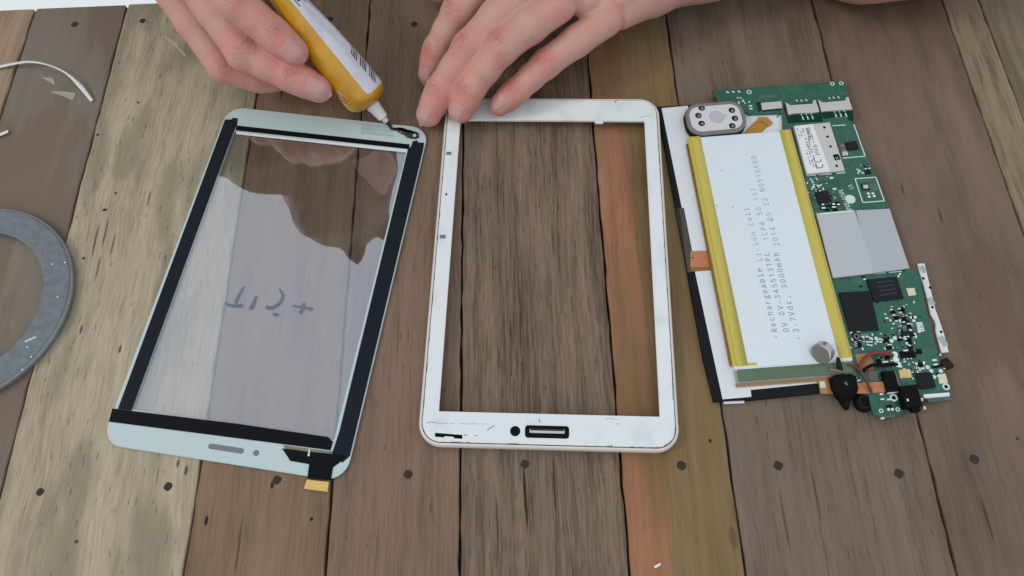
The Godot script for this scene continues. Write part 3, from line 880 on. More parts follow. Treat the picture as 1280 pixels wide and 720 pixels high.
	# shielded radio module with its label
	var sh := piece("radio_module", PackedVector2Array([Vector2(31.4, -71.7), Vector2(52.6, -72.3), Vector2(52.9, -39.6), Vector2(31.7, -39.1)]), 4.7, 6.6, "metal_can", b, 0.3)
	piece("module_label", PackedVector2Array([Vector2(31.9, -71.2), Vector2(42.5, -71.8), Vector2(44.7, -40.0), Vector2(32.1, -39.6)]), 6.55, 6.66, "paper_white", sh, 0.02)
	for p: Vector2 in [Vector2(48.6, -68.9), Vector2(48.8, -62.5), Vector2(48.9, -55.9), Vector2(49.1, -42.9)]:
		piece("vent_hole", circle(p, 0.8, 10), 6.4, 6.64, "dark_hole", sh, 0.02)
	var sq := piece("cutout", boxat(Vector2(50.5, -48.5), 3.3, 3.9, -0.12), 6.4, 6.64, "dark_hole", sh, 0.02)
	piece("inner_part", boxat(Vector2(50.5, -47.9), 1.6, 2.0, -0.12), 6.5, 6.66, "capacitor_grey", sq, 0.02)
	# label print: rows of tiny marks and a bar code, reading along the label
	var p0 := Vector2(31.4, -71.7)
	var ux: Vector2 = (Vector2(52.6, -72.3) - p0).normalized()
	var vx: Vector2 = (Vector2(31.7, -39.1) - p0).normalized()
	st = tool()
	var r2 := RandomNumberGenerator.new()
	r2.seed = 4
	for row in [[1.6, 2.0, 9.0, 0.8], [3.0, 3.5, 8.0, 0.7], [3.3, 15.0, 27.5, 0.75], [4.7, 2.5, 12.0, 1.0], [4.9, 13.5, 29.5, 1.1], [6.3, 9.5, 29.8, 0.8], [8.7, 2.5, 12.8, 0.75]]:
		var v: float = row[1]
		while v < row[2]:
			var len := r2.randf_range(0.25, 0.8)
			if r2.randf() < 0.8:
				slab(st, boxat(p0 + ux * (row[0] + r2.randf_range(-0.15, 0.15)) + vx * (v + len / 2), row[3] * r2.randf_range(0.6, 1.1), len, vx.angle() - PI / 2), 6.64, 6.68, 0.005)
			v += len + r2.randf_range(0.15, 0.45)
	var vb := 2.5
	while vb < 11.0:
		var th := r2.randf_range(0.25, 0.8)
		slab(st, boxat(p0 + ux * 7.3 + vx * (vb + th / 2), 1.7, th, vx.angle() - PI / 2), 6.64, 6.68, 0.005)
		vb += th + r2.randf_range(0.2, 0.5)
	for v in [14.5, 15.6, 17.2, 18.4, 19.6, 20.8]:
		slab(st, boxat(p0 + ux * (8.6 + r2.randf_range(-0.5, 0.5)) + vx * v, r2.randf_range(1.4, 3.0), 0.45, vx.angle() - PI / 2), 6.64, 6.68, 0.005)
	for arc in [[23.6, 2.1, 0.3, 3.4], [27.6, 2.0, 0.0, 3.1]]:
		for k in 12:
			var an: float = arc[2] + arc[3] * k / 11.0
			slab(st, boxat(p0 + ux * (8.0 + cos(an) * arc[1]) + vx * (arc[0] + sin(an) * arc[1]), 0.5, 0.62, vx.angle() + an), 6.64, 6.68, 0.005)
	put("label_print", st, mat("label_ink", Color(0.30, 0.32, 0.36), 0.7), sh).set_meta("kind", "stuff")
	# white silk lines on the board
	for s in [[Vector2(54.4, -71.0), Vector2(62.2, -70.8)], [Vector2(66.8, -70.9), Vector2(67.5, -48.9)], [Vector2(67.8, -49.0), Vector2(54.6, -48.9)], [Vector2(32.2, -39.2), Vector2(37.2, -39.1)], [Vector2(39.4, -39.3), Vector2(46.1, -39.2)], [Vector2(48.8, -39.1), Vector2(53.9, -39.4)], [Vector2(58.1, -35.0), Vector2(69.7, -35.0)], [Vector2(69.7, -35.0), Vector2(70.1, -19.8)], [Vector2(70.2, -19.8), Vector2(58.3, -19.8)], [Vector2(58.4, -19.8), Vector2(58.1, -35.0)], [Vector2(52.3, 22.5), Vector2(59.1, 22.4)], [Vector2(60.7, 22.4), Vector2(67.6, 22.3)]]:
		piece("silk_line", strip(s[0], s[1], 0.6), 4.5, 4.66, "silk", b, 0.02)
	# right upper section
	chip(b, "chip", Vector2(61.7, -56.2), 6.3, 5.2, 0.9, "chip", -0.08)
	pads(b, "capacitor", [Vector2(56.5, -56.8), Vector2(56.4, -54.0)], 2.6, 2.2, 0.5, "capacitor_grey")
	pads(b, "capacitor", [Vector2(56.7, -51.8)], 3.0, 2.0, 0.6, "metal_can")
	dots(b, "solder_dot", [Vector2(55.7, -50.7), Vector2(57.5, -50.7)], 0.5, 0.4)
	pads(b, "resistor", [Vector2(60.0, -61.1), Vector2(62.4, -61.1), Vector2(64.6, -60.3)], 1.4, 1.0, 0.4, "trace_grey", 0.3)
	hollow("coil", circle(Vector2(66.9, -43.6), 1.6, 14), circle(Vector2(66.9, -43.6), 0.9, 14), 4.5, 5.2, "trace_grey", b, 0.1)
	chip(b, "chip", Vector2(66.1, -38.7), 3.1, 2.6, 0.7)
	pads(b, "contact_pad", [Vector2(65.6, -40.9), Vector2(67.5, -40.9)], 1.2, 0.7, 0.3)
	dots(b, "solder_dot", [Vector2(60.9, -40.8), Vector2(60.8, -38.4)], 0.5, 0.2)
	pads(b, "resistor", [Vector2(63.5, -42.1), Vector2(62.3, -37.8)], 2.0, 1.2, 0.3, "trace_grey", 0.5)
	chip(b, "contact_frame", Vector2(62.2, -29.2), 4.0, 3.9, 0.5, "board_edge")
	chip(b, "contact_square", Vector2(62.3, -29.3), 2.7, 2.3, 0.65, "metal_can")
	chip(b, "trace_patch", Vector2(66.7, -28.8), 4.4, 4.6, 0.06, "trace_grey", -0.1)
	chip(b, "trace_patch", Vector2(63.4, -33.3), 7.0, 0.9, 0.06, "trace_grey")
	pads(b, "contact_pad", [Vector2(62.8, -25.1), Vector2(65.3, -24.9), Vector2(62.7, -23.1), Vector2(65.5, -23.2)], 1.5, 1.15, 0.2)
	chip(b, "chip", Vector2(37.7, -24.6), 7.2, 7.2, 0.95, "chip", -0.08)
	piece("test_spot", circle(Vector2(52.2, -22.4), 2.75, 22), 4.5, 4.68, "silk", b, 0.02)
	words("board_print", "M01-8M", 3.6, Vector3(Vector2(48.2, -28.8).x, 4.66, Vector2(48.2, -28.8).y), -PI / 2 + 0.12, "silk", b, "Droid Sans")
	words("board_print", "V1", 3.0, Vector3(Vector2(54.1, -31.5).x, 4.66, Vector2(54.1, -31.5).y), -PI / 2 + 0.12, "silk", b, "Droid Sans")
	pads(b, "contact_pad", [Vector2(33.2, -30.7)], 1.2, 0.9, 0.2)
	pads(b, "resistor", [Vector2(45.4, -36.6), Vector2(45.3, -29.5)], 2.1, 1.2, 0.3, "silk")
	pads(b, "resistor", [Vector2(34.0, -36.5), Vector2(37.0, -36.8), Vector2(36.6, -32.0), Vector2(34.5, -35.2)], 0.7, 1.9, 0.3, "silk", -0.4)
	pads(b, "capacitor", [Vector2(41.6, -36.1), Vector2(35.7, -36.6), Vector2(43.8, -27.4), Vector2(43.8, -23.0), Vector2(32.9, -27.4), Vector2(32.9, -24.7)], 2.0, 1.6, 0.4, "trace_grey")
	for x in [[Vector2(36.3, -18.0), 2.6], [Vector2(42.0, -18.1), 2.6], [Vector2(36.5, -20.2), 1.6], [Vector2(42.3, -19.9), 1.8], [Vector2(44.9, -19.5), 2.0]]:
		var cb := chip(b, "capacitor", x[0], x[1] + 0.8, 1.6, 0.5, "rubber")
		piece("solder_end", boxat(x[0], x[1] * 0.85, 0.9), 5.0, 5.14, "solder", cb, 0.03)
	pads(b, "capacitor", [Vector2(39.2, -19.2), Vector2(44.6, -20.6), Vector2(38.2, -16.8), Vector2(42.3, -16.4)], 2.6, 1.2, 0.4, "rubber")
	# folded foil over the middle
	piece("shield_foil", PackedVector2Array([Vector2(30.9, -14.7), Vector2(52.0, -14.4), Vector2(53.5, 22.8), Vector2(30.8, 23.7)]), 4.7, 6.35, "shield_tape", b, 0.3)
	piece("shield_foil", PackedVector2Array([Vector2(52.2, -14.4), Vector2(70.5, -13.9), Vector2(70.9, 21.7), Vector2(52.1, 22.7)]), 5.4, 6.5, "shield_tape_fold", b, 0.12)
	piece("foil_edge", strip(Vector2(32.9, -13.9), Vector2(51.2, -14.4), 0.8), 5.0, 6.42, "solder", b, 0.1)
	# lower section
	var ca := piece("chip", PackedVector2Array([Vector2(48.0, 25.8), Vector2(63.6, 25.5), Vector2(63.6, 37.7), Vector2(48.4, 38.2)]), 4.6, 5.8, "chip", b, 0.2)
	for k in 4:
		piece("chip_print", strip(Vector2(52.1, 28.1).lerp(Vector2(52.2, 36.4), k / 3.5), Vector2(61.0, 27.7).lerp(Vector2(61.3, 35.4), k / 3.5), 0.9), 5.75, 5.82, "chip_print", ca, 0.01)
	piece("chip", PackedVector2Array([Vector2(32.0, 31.9), Vector2(48.0, 32.2), Vector2(46.7, 53.6), Vector2(32.1, 53.1)]), 4.6, 5.6, "chip", b, 0.15)
	piece("cream_pad", PackedVector2Array([Vector2(66.9, 32.1), Vector2(71.2, 32.1), Vector2(70.9, 36.1), Vector2(67.1, 36.3)]), 4.5, 4.85, "pad_cream", b, 0.06)
	pads(b, "contact_pad", [Vector2(47.3, 25.2), Vector2(65.0, 25.0), Vector2(66.1, 23.8)], 1.1, 0.9, 0.2)
	pads(b, "resistor", [Vector2(44.4, 29.0), Vector2(47.0, 23.9)], 1.9, 1.1, 0.3, "board_edge")
	# crowd of small parts
	var dark := [Vector2(56.5, 44.3), Vector2(61.2, 44.5), Vector2(57.5, 47.9), Vector2(60.8, 48.7), Vector2(61.7, 50.3), Vector2(62.5, 52.8), Vector2(62.5, 56.9), Vector2(60.1, 59.2), Vector2(60.1, 60.9), Vector2(61.2, 43.4), Vector2(59.7, 63.9), Vector2(48.8, 59.1), Vector2(49.1, 63.0), Vector2(55.9, 58.9), Vector2(63.2, 66.0), Vector2(42.4, 69.7), Vector2(46.7, 68.0)]
	for i in dark.size():
		chip(b, "capacitor", dark[i], 2.0 + (i * 7 % 5) * 0.22, 1.7 + (i * 5 % 4) * 0.3, 0.75, "rubber", (i % 3 - 1) * 0.12)
	var mids := [Vector2(59.2, 47.7), Vector2(59.4, 45.3), Vector2(57.2, 51.3), Vector2(60.1, 52.8), Vector2(59.6, 54.4), Vector2(56.6, 56.0), Vector2(57.6, 46.3), Vector2(62.1, 59.4), Vector2(63.5, 47.8), Vector2(38.5, 55.5), Vector2(37.7, 60.1), Vector2(53.6, 63.2), Vector2(44.0, 66.9), Vector2(61.1, 65.2)]
	for i in mids.size():
		chip(b, "resistor", mids[i], 1.5 + (i * 3 % 4) * 0.4, 1.2 + (i * 5 % 3) * 0.4, 0.5, "trace_grey" if i % 3 else "capacitor_grey", 0.1)
	chip(b, "chip", Vector2(59.5, 56.5), 4.6, 2.8, 0.8)
	pads(b, "solder_end", [Vector2(56.0, 43.2), Vector2(60.1, 43.0), Vector2(60.1, 45.0), Vector2(56.4, 46.2), Vector2(56.7, 49.4), Vector2(58.4, 49.1), Vector2(60.3, 50.3), Vector2(62.2, 51.3), Vector2(62.2, 54.6), Vector2(63.8, 56.8), Vector2(58.5, 59.2), Vector2(58.5, 61.2), Vector2(59.5, 62.7), Vector2(58.5, 58.1), Vector2(60.1, 58.0), Vector2(56.1, 58.2)], 1.2, 0.75, 0.85, "solder", 0.2)
	dots(b, "solder_dot", [Vector2(64.7, 47.9), Vector2(66.8, 48.0), Vector2(65.6, 49.8)], 0.75, 0.35)
	dots(b, "test_point", [Vector2(51.7, 59.4), Vector2(53.8, 58.1)], 1.1, 0.12, "silk")
	for k in 5:
		piece("contact_pad", strip(Vector2(66.5, 51.1).lerp(Vector2(66.1, 55.3), k / 4.0), Vector2(69.6, 51.2).lerp(Vector2(69.5, 55.3), k / 4.0), 0.75), 4.5, 4.7, "solder", b, 0.03)
	for s in [[Vector2(51.5, 54.9), Vector2(51.6, 57.3)], [Vector2(53.6, 54.6), Vector2(53.8, 56.4)]]:
		piece("silk_line", strip(s[0], s[1], 0.8), 4.5, 4.66, "trace_grey", b, 0.02)
	chip(b, "coil_base", Vector2(35.0, 55.8), 3.9, 4.2, 0.5, "rubber")
	hollow("coil", circle(Vector2(34.8, 56.0), 1.6, 16), circle(Vector2(34.8, 56.0), 0.8, 16), 5.0, 5.7, "capacitor_grey", b, 0.2)
	chip(b, "chip", Vector2(34.4, 60.1), 3.0, 3.2, 0.8, "rubber")
	pads(b, "solder_end", [Vector2(33.5, 58.9), Vector2(33.4, 59.9), Vector2(33.2, 61.0)], 1.4, 0.4, 0.9)
	pads(b, "solder_end", [Vector2(33.0, 53.7), Vector2(36.5, 53.6), Vector2(40.1, 56.3), Vector2(41.4, 57.3), Vector2(41.4, 59.3), Vector2(39.5, 59.2), Vector2(39.5, 60.6), Vector2(44.5, 57.2), Vector2(44.5, 58.2), Vector2(46.2, 58.1), Vector2(46.2, 59.6), Vector2(44.6, 59.4), Vector2(47.6, 58.6), Vector2(48.8, 60.2)], 1.35, 0.75, 0.45, "solder", 0.15)
	pads(b, "contact_pad", [Vector2(50.2, 61.4)], 2.4, 0.6, 0.3)
	dots(b, "solder_dot", [Vector2(47.5, 63.2)], 0.7, 0.3)
	chip(b, "chip", Vector2(57.4, 67.2), 7.0, 3.6, 1.0, "rubber")
	pads(b, "solder_end", [Vector2(56.8, 65.2)], 2.5, 0.8, 1.05)
	pads(b, "solder_end", [Vector2(55.2, 69.0), Vector2(56.9, 69.0), Vector2(58.6, 69.0)], 0.9, 1.0, 0.4)
	dots(b, "solder_joint", [Vector2(51.1, 66.6), Vector2(51.0, 69.3), Vector2(51.3, 71.8)], 1.5, 0.5)
	pads(b, "solder_end", [Vector2(45.4, 70.1)], 2.8, 0.9, 0.6)
	piece("gold_pad", PackedVector2Array([Vector2(50.9, 74.5), Vector2(56.6, 74.5), Vector2(56.2, 78.8), Vector2(50.4, 78.8)]), 4.5, 4.9, "pad_gold", b, 0.06)
	piece("cream_pad", PackedVector2Array([Vector2(69.0, 78.2), Vector2(72.8, 78.0), Vector2(72.6, 82.8), Vector2(68.4, 82.9)]), 4.5, 4.9, "pad_cream", b, 0.06)
	piece("chip", rrect(4.1, 4.0, 1.2, 4, Vector2(62.0, 80.8)), 4.5, 5.5, "chip", b, 0.2)
	dots(b, "test_point", [Vector2(65.3, 74.2), Vector2(66.5, 76.2), Vector2(71.1, 76.5), Vector2(66.8, 79.3)], 1.05, 0.14, "silk")
	dots(b, "solder_dot", [Vector2(60.4, 72.1), Vector2(63.8, 72.2)], 0.7, 0.35)
	chip(b, "capacitor", Vector2(62.1, 72.4), 2.4, 1.7, 0.7, "rubber")
	pads(b, "contact_pad", [Vector2(69.7, 70.9), Vector2(69.6, 73.2), Vector2(64.5, 77.3)], 2.2, 1.0, 0.3)
	for p: Vector2 in [Vector2(59.8, 74.1), Vector2(61.0, 74.3), Vector2(62.1, 74.4), Vector2(63.3, 74.6), Vector2(59.0, 77.5), Vector2(59.7, 77.1), Vector2(61.8, 77.2)]:
		chip(b, "contact_pin", p, 0.6, 1.3, 0.15, "silk")
	pads(b, "resistor", [Vector2(51.2, 79.9), Vector2(53.9, 80.1), Vector2(51.7, 80.9)], 1.8, 1.0, 0.3, "trace_grey")
	pads(b, "resistor", [Vector2(43.6, 67.6), Vector2(46.3, 67.8), Vector2(44.3, 68.4)], 2.2, 1.8, 0.5, "capacitor_grey", 0.5)
	# the smallest parts, too many to tell apart
	var r3 := RandomNumberGenerator.new()
	r3.seed = 77
	for kind in [["tiny_parts", "capacitor_grey", 70], ["tiny_joints", "solder", 120], ["tiny_chips", "rubber", 60]]:
		st = tool()
		for area in [[Vector2(59.1, 51.7), 9.0, 15.0, 0.34], [Vector2(39.0, 57.6), 10.0, 5.0, 0.2], [Vector2(60.5, 73.8), 14.0, 8.0, 0.22], [Vector2(39.0, -29.4), 9.0, 12.0, 0.16], [Vector2(62.9, -40.2), 4.0, 4.0, 0.05], [Vector2(8.8, -91.9), 8.0, 4.0, 0.03]]:
			for k in int(kind[2] * area[3]):
				var at: Vector2 = area[0] + Vector2(r3.randfn(0, 0.45) * area[1], r3.randfn(0, 0.45) * area[2])
				var long := r3.randf_range(0.7, 1.5)
				var turned := PI / 2 * r3.randi_range(0, 1) + r3.randf_range(-0.08, 0.08)
				slab(st, boxat(at, long, long * 0.55, turned), 4.5, 4.6 + r3.randf_range(0.12, 0.5), 0.06)
		put(kind[0], st, M[kind[1]], b).set_meta("kind", "stuff")
	# flat cable socket, jack and port
	var fc := piece("cable_socket", PackedVector2Array([Vector2(41.7, 75.1), Vector2(47.4, 75.3), Vector2(47.3, 85.5), Vector2(41.2, 85.6)]), 4.6, 7.4, "rubber", b, 0.3)
	piece("socket_edge", strip(Vector2(47.9, 75.5), Vector2(47.8, 85.2), 0.6), 4.6, 6.9, "capacitor_grey", fc, 0.05)
	piece("socket_edge", strip(Vector2(41.8, 85.6), Vector2(47.8, 85.5), 0.9), 4.6, 6.2, "solder", fc, 0.05)
	var jk := piece("audio_jack", PackedVector2Array([Vector2(46.7, 83.5), Vector2(55.1, 83.3), Vector2(54.7, 93.9), Vector2(46.9, 94.1)]), 2.6, 9.4, "rubber", b, 0.4)
	piece("jack_pin", boxat(Vector2(48.3, 90.6), 0.8, 1.2), 9.3, 9.6, "solder", jk, 0.05)
	piece("jack_clip", boxat(Vector2(55.8, 90.5), 1.2, 1.4), 6.0, 8.2, "metal_can", jk, 0.1)
	piece("jack_clip", boxat(Vector2(57.5, 94.1), 1.2, 1.6), 3.6, 5.6, "metal_can", jk, 0.1)
	st = tool()
	sweep(st, PackedVector3Array([Vector3(Vector2(52.5, 93.9).x, 5.5, Vector2(52.5, 93.9).y - 5.0), Vector3(Vector2(52.5, 93.9).x, 5.5, Vector2(51.9, 95.8).y)]), [2.6, 2.4], 14)
	put("jack_barrel", st, M.rubber, jk)
	var port := piece("metal_port", PackedVector2Array([Vector2(58.0, 87.8), Vector2(70.7, 87.7), Vector2(70.5, 89.6), Vector2(58.4, 89.6)]), 3.8, 6.8, "solder", b, 0.3)
	piece("port_face", PackedVector2Array([Vector2(60.9, 88.8), Vector2(72.7, 88.8), Vector2(72.8, 90.8), Vector2(61.5, 91.1)]), 1.6, 3.4, "trace_grey", port, 0.2)
	# small lower lobe of the board
	pads(b, "contact_pad", [Vector2(39.4, 85.8), Vector2(39.1, 88.3), Vector2(42.1, 88.7), Vector2(36.6, 97.5)], 1.8, 0.8, 0.25)
	dots(b, "solder_dot", [Vector2(40.5, 93.5), Vector2(42.3, 93.6)], 0.7, 0.5)
	chip(b, "capacitor", Vector2(41.3, 92.1), 2.8, 1.2, 0.6, "rubber")
	for p: Vector2 in [Vector2(36.9, 93.9), Vector2(44.9, 93.8)]:
		hollow("coil", circle(p, 1.1, 12), circle(p, 0.6, 12), 4.5, 5.0, "silk", b, 0.08)
	dots(b, "solder_dot", [Vector2(34.9, 90.4), Vector2(38.1, 90.7), Vector2(34.6, 92.2), Vector2(43.4, 91.0)], 0.45, 0.2, "trace_grey")
	chip(b, "trace_patch", Vector2(39.5, 96.8), 6.5, 1.0, 0.07, "trace_grey")
	# tapes under the wires
	var tp := piece("tan_tape", clockwise(PackedVector2Array([Vector2(32.0, 64.9), Vector2(39.0, 65.1), Vector2(39.7, 69.1), Vector2(39.1, 73.1), Vector2(32.5, 73.7), Vector2(31.9, 69.5)])), 4.5, 4.8, "flex_tan", b, 0.04)
	piece("yellow_tape", clockwise(PackedVector2Array([Vector2(36.1, 73.2), Vector2(40.4, 73.0), Vector2(39.6, 79.3), Vector2(35.2, 79.2)])), 4.6, 4.9, "amber_clear", b, 0.04)
	# battery wires
	var wires := [["wire_red", [Vector2(30.6, 74.3), Vector2(32.2, 71.3), Vector2(35.0, 67.8), Vector2(40.1, 66.0), Vector2(45.4, 66.4), Vector2(50.0, 66.9)], [6.0, 6.6, 7.6, 8.4, 7.0, 5.2], 0.85], ["rubber", [Vector2(32.6, 75.0), Vector2(34.1, 73.2), Vector2(37.7, 71.8), Vector2(42.8, 71.9), Vector2(47.8, 71.7), Vector2(50.7, 71.8)], [5.6, 6.2, 7.2, 6.6, 6.0, 5.0], 0.8], ["wire_maroon", [Vector2(26.0, 70.4), Vector2(28.7, 71.5), Vector2(30.6, 73.6), Vector2(31.8, 77.6), Vector2(33.1, 82.5), Vector2(34.6, 84.6)], [6.0, 6.6, 7.4, 8.0, 7.2, 4.9], 0.75]]
	for w in wires:
		var pts := PackedVector3Array()
		for k in w[1].size():
			pts.append(Vector3(w[1][k].x, w[2][k], w[1][k].y))
		st = tool()
		sweep(st, curve(pts, 6), [w[3]], 8)
		put("wire", st, M[w[0]], b)

	# camera module on its flex
	var cm := thing("camera_module", "black rubbery camera lump on an orange copper flat cable at the battery's lower right corner", "camera module")
	frame_of(cm, Vector3(136.3, 0, -156.4), -0.0090)
	var fx := piece("copper_flex", PackedVector2Array([Vector2(27.0, 79.6), Vector2(41.6, 79.9), Vector2(41.6, 85.3), Vector2(27.2, 84.8)]), 4.9, 5.4, "copper", cm, 0.05)
	piece("flex_crease", strip(Vector2(27.9, 81.8), Vector2(41.4, 82.4), 0.5), 5.38, 5.5, "flex_tan", fx, 0.03)
	var ft := piece("tan_flex", clockwise(PackedVector2Array([Vector2(10.7, 75.0), Vector2(19.4, 75.3), Vector2(17.8, 84.0), Vector2(10.6, 83.2), Vector2(10.9, 79.1)])), 3.2, 4.2, "flex_tan", cm, 0.1)
	piece("flex_band", clockwise(PackedVector2Array([Vector2(15.1, 75.3), Vector2(17.9, 75.3), Vector2(16.6, 84.0), Vector2(14.2, 83.6)])), 4.1, 4.4, "tape_brown", ft, 0.05)
	chip(ft, "connector_stamp", Vector2(12.5, 78.9), 2.6, 3.4, 0.2, "pad_cream", 0.0, 4.2)
	pads(cm, "connector_edge", [Vector2(28.2, 77.3), Vector2(29.6, 78.5)], 3.0, 0.8, 0.5, "solder", -0.3)
	st = tool()
	var F := Field.new(Vector3(-40, -6, -40), Vector3(80, 40, 80), 1.0)
	F.move = Vector3(Vector2(22.6, 80.1).x, 0, Vector2(22.6, 80.1).y)
	var lump := func(p: Vector2, y: float) -> Vector3: return Vector3(p.x, y, p.y) - F.move
	F.chain([lump.call(Vector2(18.8, 77.4), 4.4), lump.call(Vector2(26.2, 77.7), 4.8)], [3.0, 3.0], 0.8, 0.8)
	F.chain([lump.call(Vector2(19.0, 81.3), 4.2), lump.call(Vector2(25.4, 81.7), 5.0)], [3.4, 3.3], 0.8, 1.6)
	F.chain([lump.call(Vector2(21.8, 79.1), 5.4), lump.call(Vector2(21.2, 83.7), 4.8)], [3.6, 3.2], 0.8, 1.6)
	F.chain([lump.call(Vector2(19.7, 84.5), 3.4), lump.call(Vector2(25.5, 84.4), 3.6)], [2.6, 2.4], 0.8, 1.4)
	F.chain([lump.call(Vector2(22.2, 84.7), 3.6), lump.call(Vector2(21.8, 87.9), 2.4), lump.call(Vector2(22.1, 90.7), 1.8)], [2.6, 2.2, 1.5], 1.0, 1.6)
	var bl := MeshInstance3D.new()
	bl.name = "rubber_lump"
	bl.mesh = join_fields([F], nothing)
	bl.material_override = M.rubber
	cm.add_child(bl, true)
	# black tape wound round the lump
	for s in [[Vector2(17.9, 77.5), Vector2(26.4, 77.4), 4.2, 7.0], [Vector2(17.6, 80.8), Vector2(26.2, 80.9), 4.6, 7.7], [Vector2(18.4, 83.5), Vector2(25.4, 83.9), 3.8, 6.2], [Vector2(20.4, 86.2), Vector2(24.7, 85.8), 2.8, 4.6]]:
		piece("black_tape", strip(s[0], s[1], s[2]), s[3] - 3.5, s[3], "rubber", cm, 0.9)
	chip(cm, "painted_glint", Vector2(21.7, 80.4), 0.9, 1.8, 0.4, "capacitor_grey", -0.5, 8.9)  # grey sliver laid on as a highlight of the black lump
	var lens := piece("camera_lens", circle(Vector2(31.2, 88.8), 4.6, 20), 0.4, 3.3, "rubber", cm, 0.5)
	hollow("lens_ring", circle(Vector2(31.2, 88.8), 3.2, 18), circle(Vector2(31.2, 88.8), 2.4, 18), 3.1, 3.5, "rubber_brown", lens, 0.1)

func make_loose() -> void:
	# coin shaped motor leaning on the battery
	var v := thing("vibration_motor", "small silver coin motor leaning on the lower right corner of the white battery", "motor")
	v.position = Vector3(148.8, 10.5, -91.6) * MM
	var face := Vector3(-0.80, 0.42, 0.50).normalized()
	var across := face.cross(Vector3.UP).normalized()
	v.basis = Basis(across, face, across.cross(face))
	var st := tool()
	loft(st, [lift(circle(Vector2.ZERO, 4.9, 28), -3.0), lift(circle(Vector2.ZERO, 5.3, 28), -2.6), lift(circle(Vector2.ZERO, 5.3, 28), 1.2), lift(circle(Vector2.ZERO, 4.8, 28), 1.7)], true, true)
	put("coin_case", st, M.steel, v)
	piece("coin_face", circle(Vector2.ZERO, 4.4, 24), 1.5, 1.8, "speaker_rim", v, 0.1)
	var pg := thing("rubber_peg", "tiny black upright rubber peg beside the silver coin motor", "peg")
	st = tool()
	sweep(st, PackedVector3Array([Vector3(157.7, 5.5, -83.4), Vector3(156.9, 8.0, -85.6), Vector3(155.9, 10.5, -87.8), Vector3(155.5, 11.3, -88.4)]), [1.5, 1.2, 1.0, 0.5], 10)
	put("peg_body", st, M.rubber_brown, pg)
	st = tool()
	sweep(st, PackedVector3Array([Vector3(152.1, 6.2, -84.1), Vector3(158.1, 6.2, -82.7)]), [1.0, 0.8], 8)
	put("peg_foot", st, M.capacitor_grey, pg)
	# microphone
	var mc := thing("microphone", "little dark round microphone on thin leads at the right corner of the green board", "microphone")
	st = tool()
	var at := Vector3(210.6, 4.5, -82.5)
	sweep(st, PackedVector3Array([at + Vector3(-1.4, -1.2, 0.3), at + Vector3(-1.0, -0.9, 0.2), at + Vector3(1.6, 0.6, -0.5), at + Vector3(1.8, 0.8, -0.6)]), [2.4, 2.8, 2.8, 2.2], 18)
	put("capsule", st, M.rubber_brown, mc)
	st = tool()
	sweep(st, curve(PackedVector3Array([at + Vector3(-1.0, 0.2, 0.4), Vector3(206.6, 5.6, -81.7), Vector3(204.1, 4.9, -81.3)]), 4), [0.5], 6)
	put("lead", st, M.rubber, mc)
	# white bracket
	var k := thing("white_bracket", "narrow white perforated metal strip lying right of the green board", "bracket")
	var poly := PackedVector2Array([Vector2(215.2, -138.6), Vector2(219.1, -138.4), Vector2(218.4, -131.1), Vector2(217.8, -124.4), Vector2(216.6, -112.3), Vector2(216.8, -107.5), Vector2(216.8, -99.6), Vector2(216.1, -89.3), Vector2(212.2, -89.2), Vector2(212.5, -94.6), Vector2(212.8, -100.4), Vector2(214.1, -104.3), Vector2(214.2, -106.6), Vector2(213.2, -109.7), Vector2(213.6, -113.5), Vector2(214.1, -118.6), Vector2(214.6, -128.5)])
	piece("strip_plate", poly, 0.2, 1.1, "bracket", k, 0.25)
	for p: Vector2 in [Vector2(215.7, -129.9), Vector2(217.5, -124.4), Vector2(215.3, -113.6), Vector2(215.5, -100.1)]:
		piece("hole", circle(p, 0.75, 10), 0.6, 1.14, "dark_hole", k, 0.02)
	for s in [[Vector2(217.0, -135.0), 2.8, 4.0], [Vector2(215.7, -116.9), 2.8, 4.2], [Vector2(214.9, -95.1), 3.0, 5.2]]:
		piece("adhesive_pad", boxat(s[0], s[1], s[2], -0.25), 1.0, 1.2, "bracket_pad", k, 0.05)
	# steel ring
	var ring := thing("grey_ring", "large flat grey stained ring lying at the left edge of the table", "ring")
	ring.position = Vector3(-295, 0, -160) * MM
	st = tool()
	loft(st, [lift(circle(Vector2.ZERO, 57.2, 96), 0.1), lift(circle(Vector2.ZERO, 57.7, 96), 0.6), lift(circle(Vector2.ZERO, 57.6, 96), 3.6), lift(circle(Vector2.ZERO, 56.4, 96), 4.4), lift(circle(Vector2.ZERO, 55.6, 96), 4.5), lift(circle(Vector2.ZERO, 43.3, 96), 4.5), lift(circle(Vector2.ZERO, 42.6, 96), 4.1), lift(circle(Vector2.ZERO, 42.5, 96), 0.1)], false, false, false, true)
	put("ring_body", st, M.ring_grey, ring)
	hollow("worn_edge", circle(Vector2.ZERO, 57.75, 72), circle(Vector2.ZERO, 57.0, 72), 2.2, 4.1, "ring_edge", ring, 0.4)
	for p: Vector2 in [Vector2(-250.3, -178.7), Vector2(-243.3, -179.1), Vector2(-243.5, -158.6), Vector2(-254.3, -131.1), Vector2(-251.1, -125.6), Vector2(-254.4, -119.0)]:
		piece("paint_speck", circle(p - Vector2(-295, -160), 0.55, 9), 4.4, 4.56, "ring_speck", ring, 0.02)
	piece("scratch", strip(Vector2(-256.2, -134.3) - Vector2(-295, -160), Vector2(-250.8, -136.5) - Vector2(-295, -160), 1.0), 4.4, 4.54, "ring_speck", ring, 0.02)
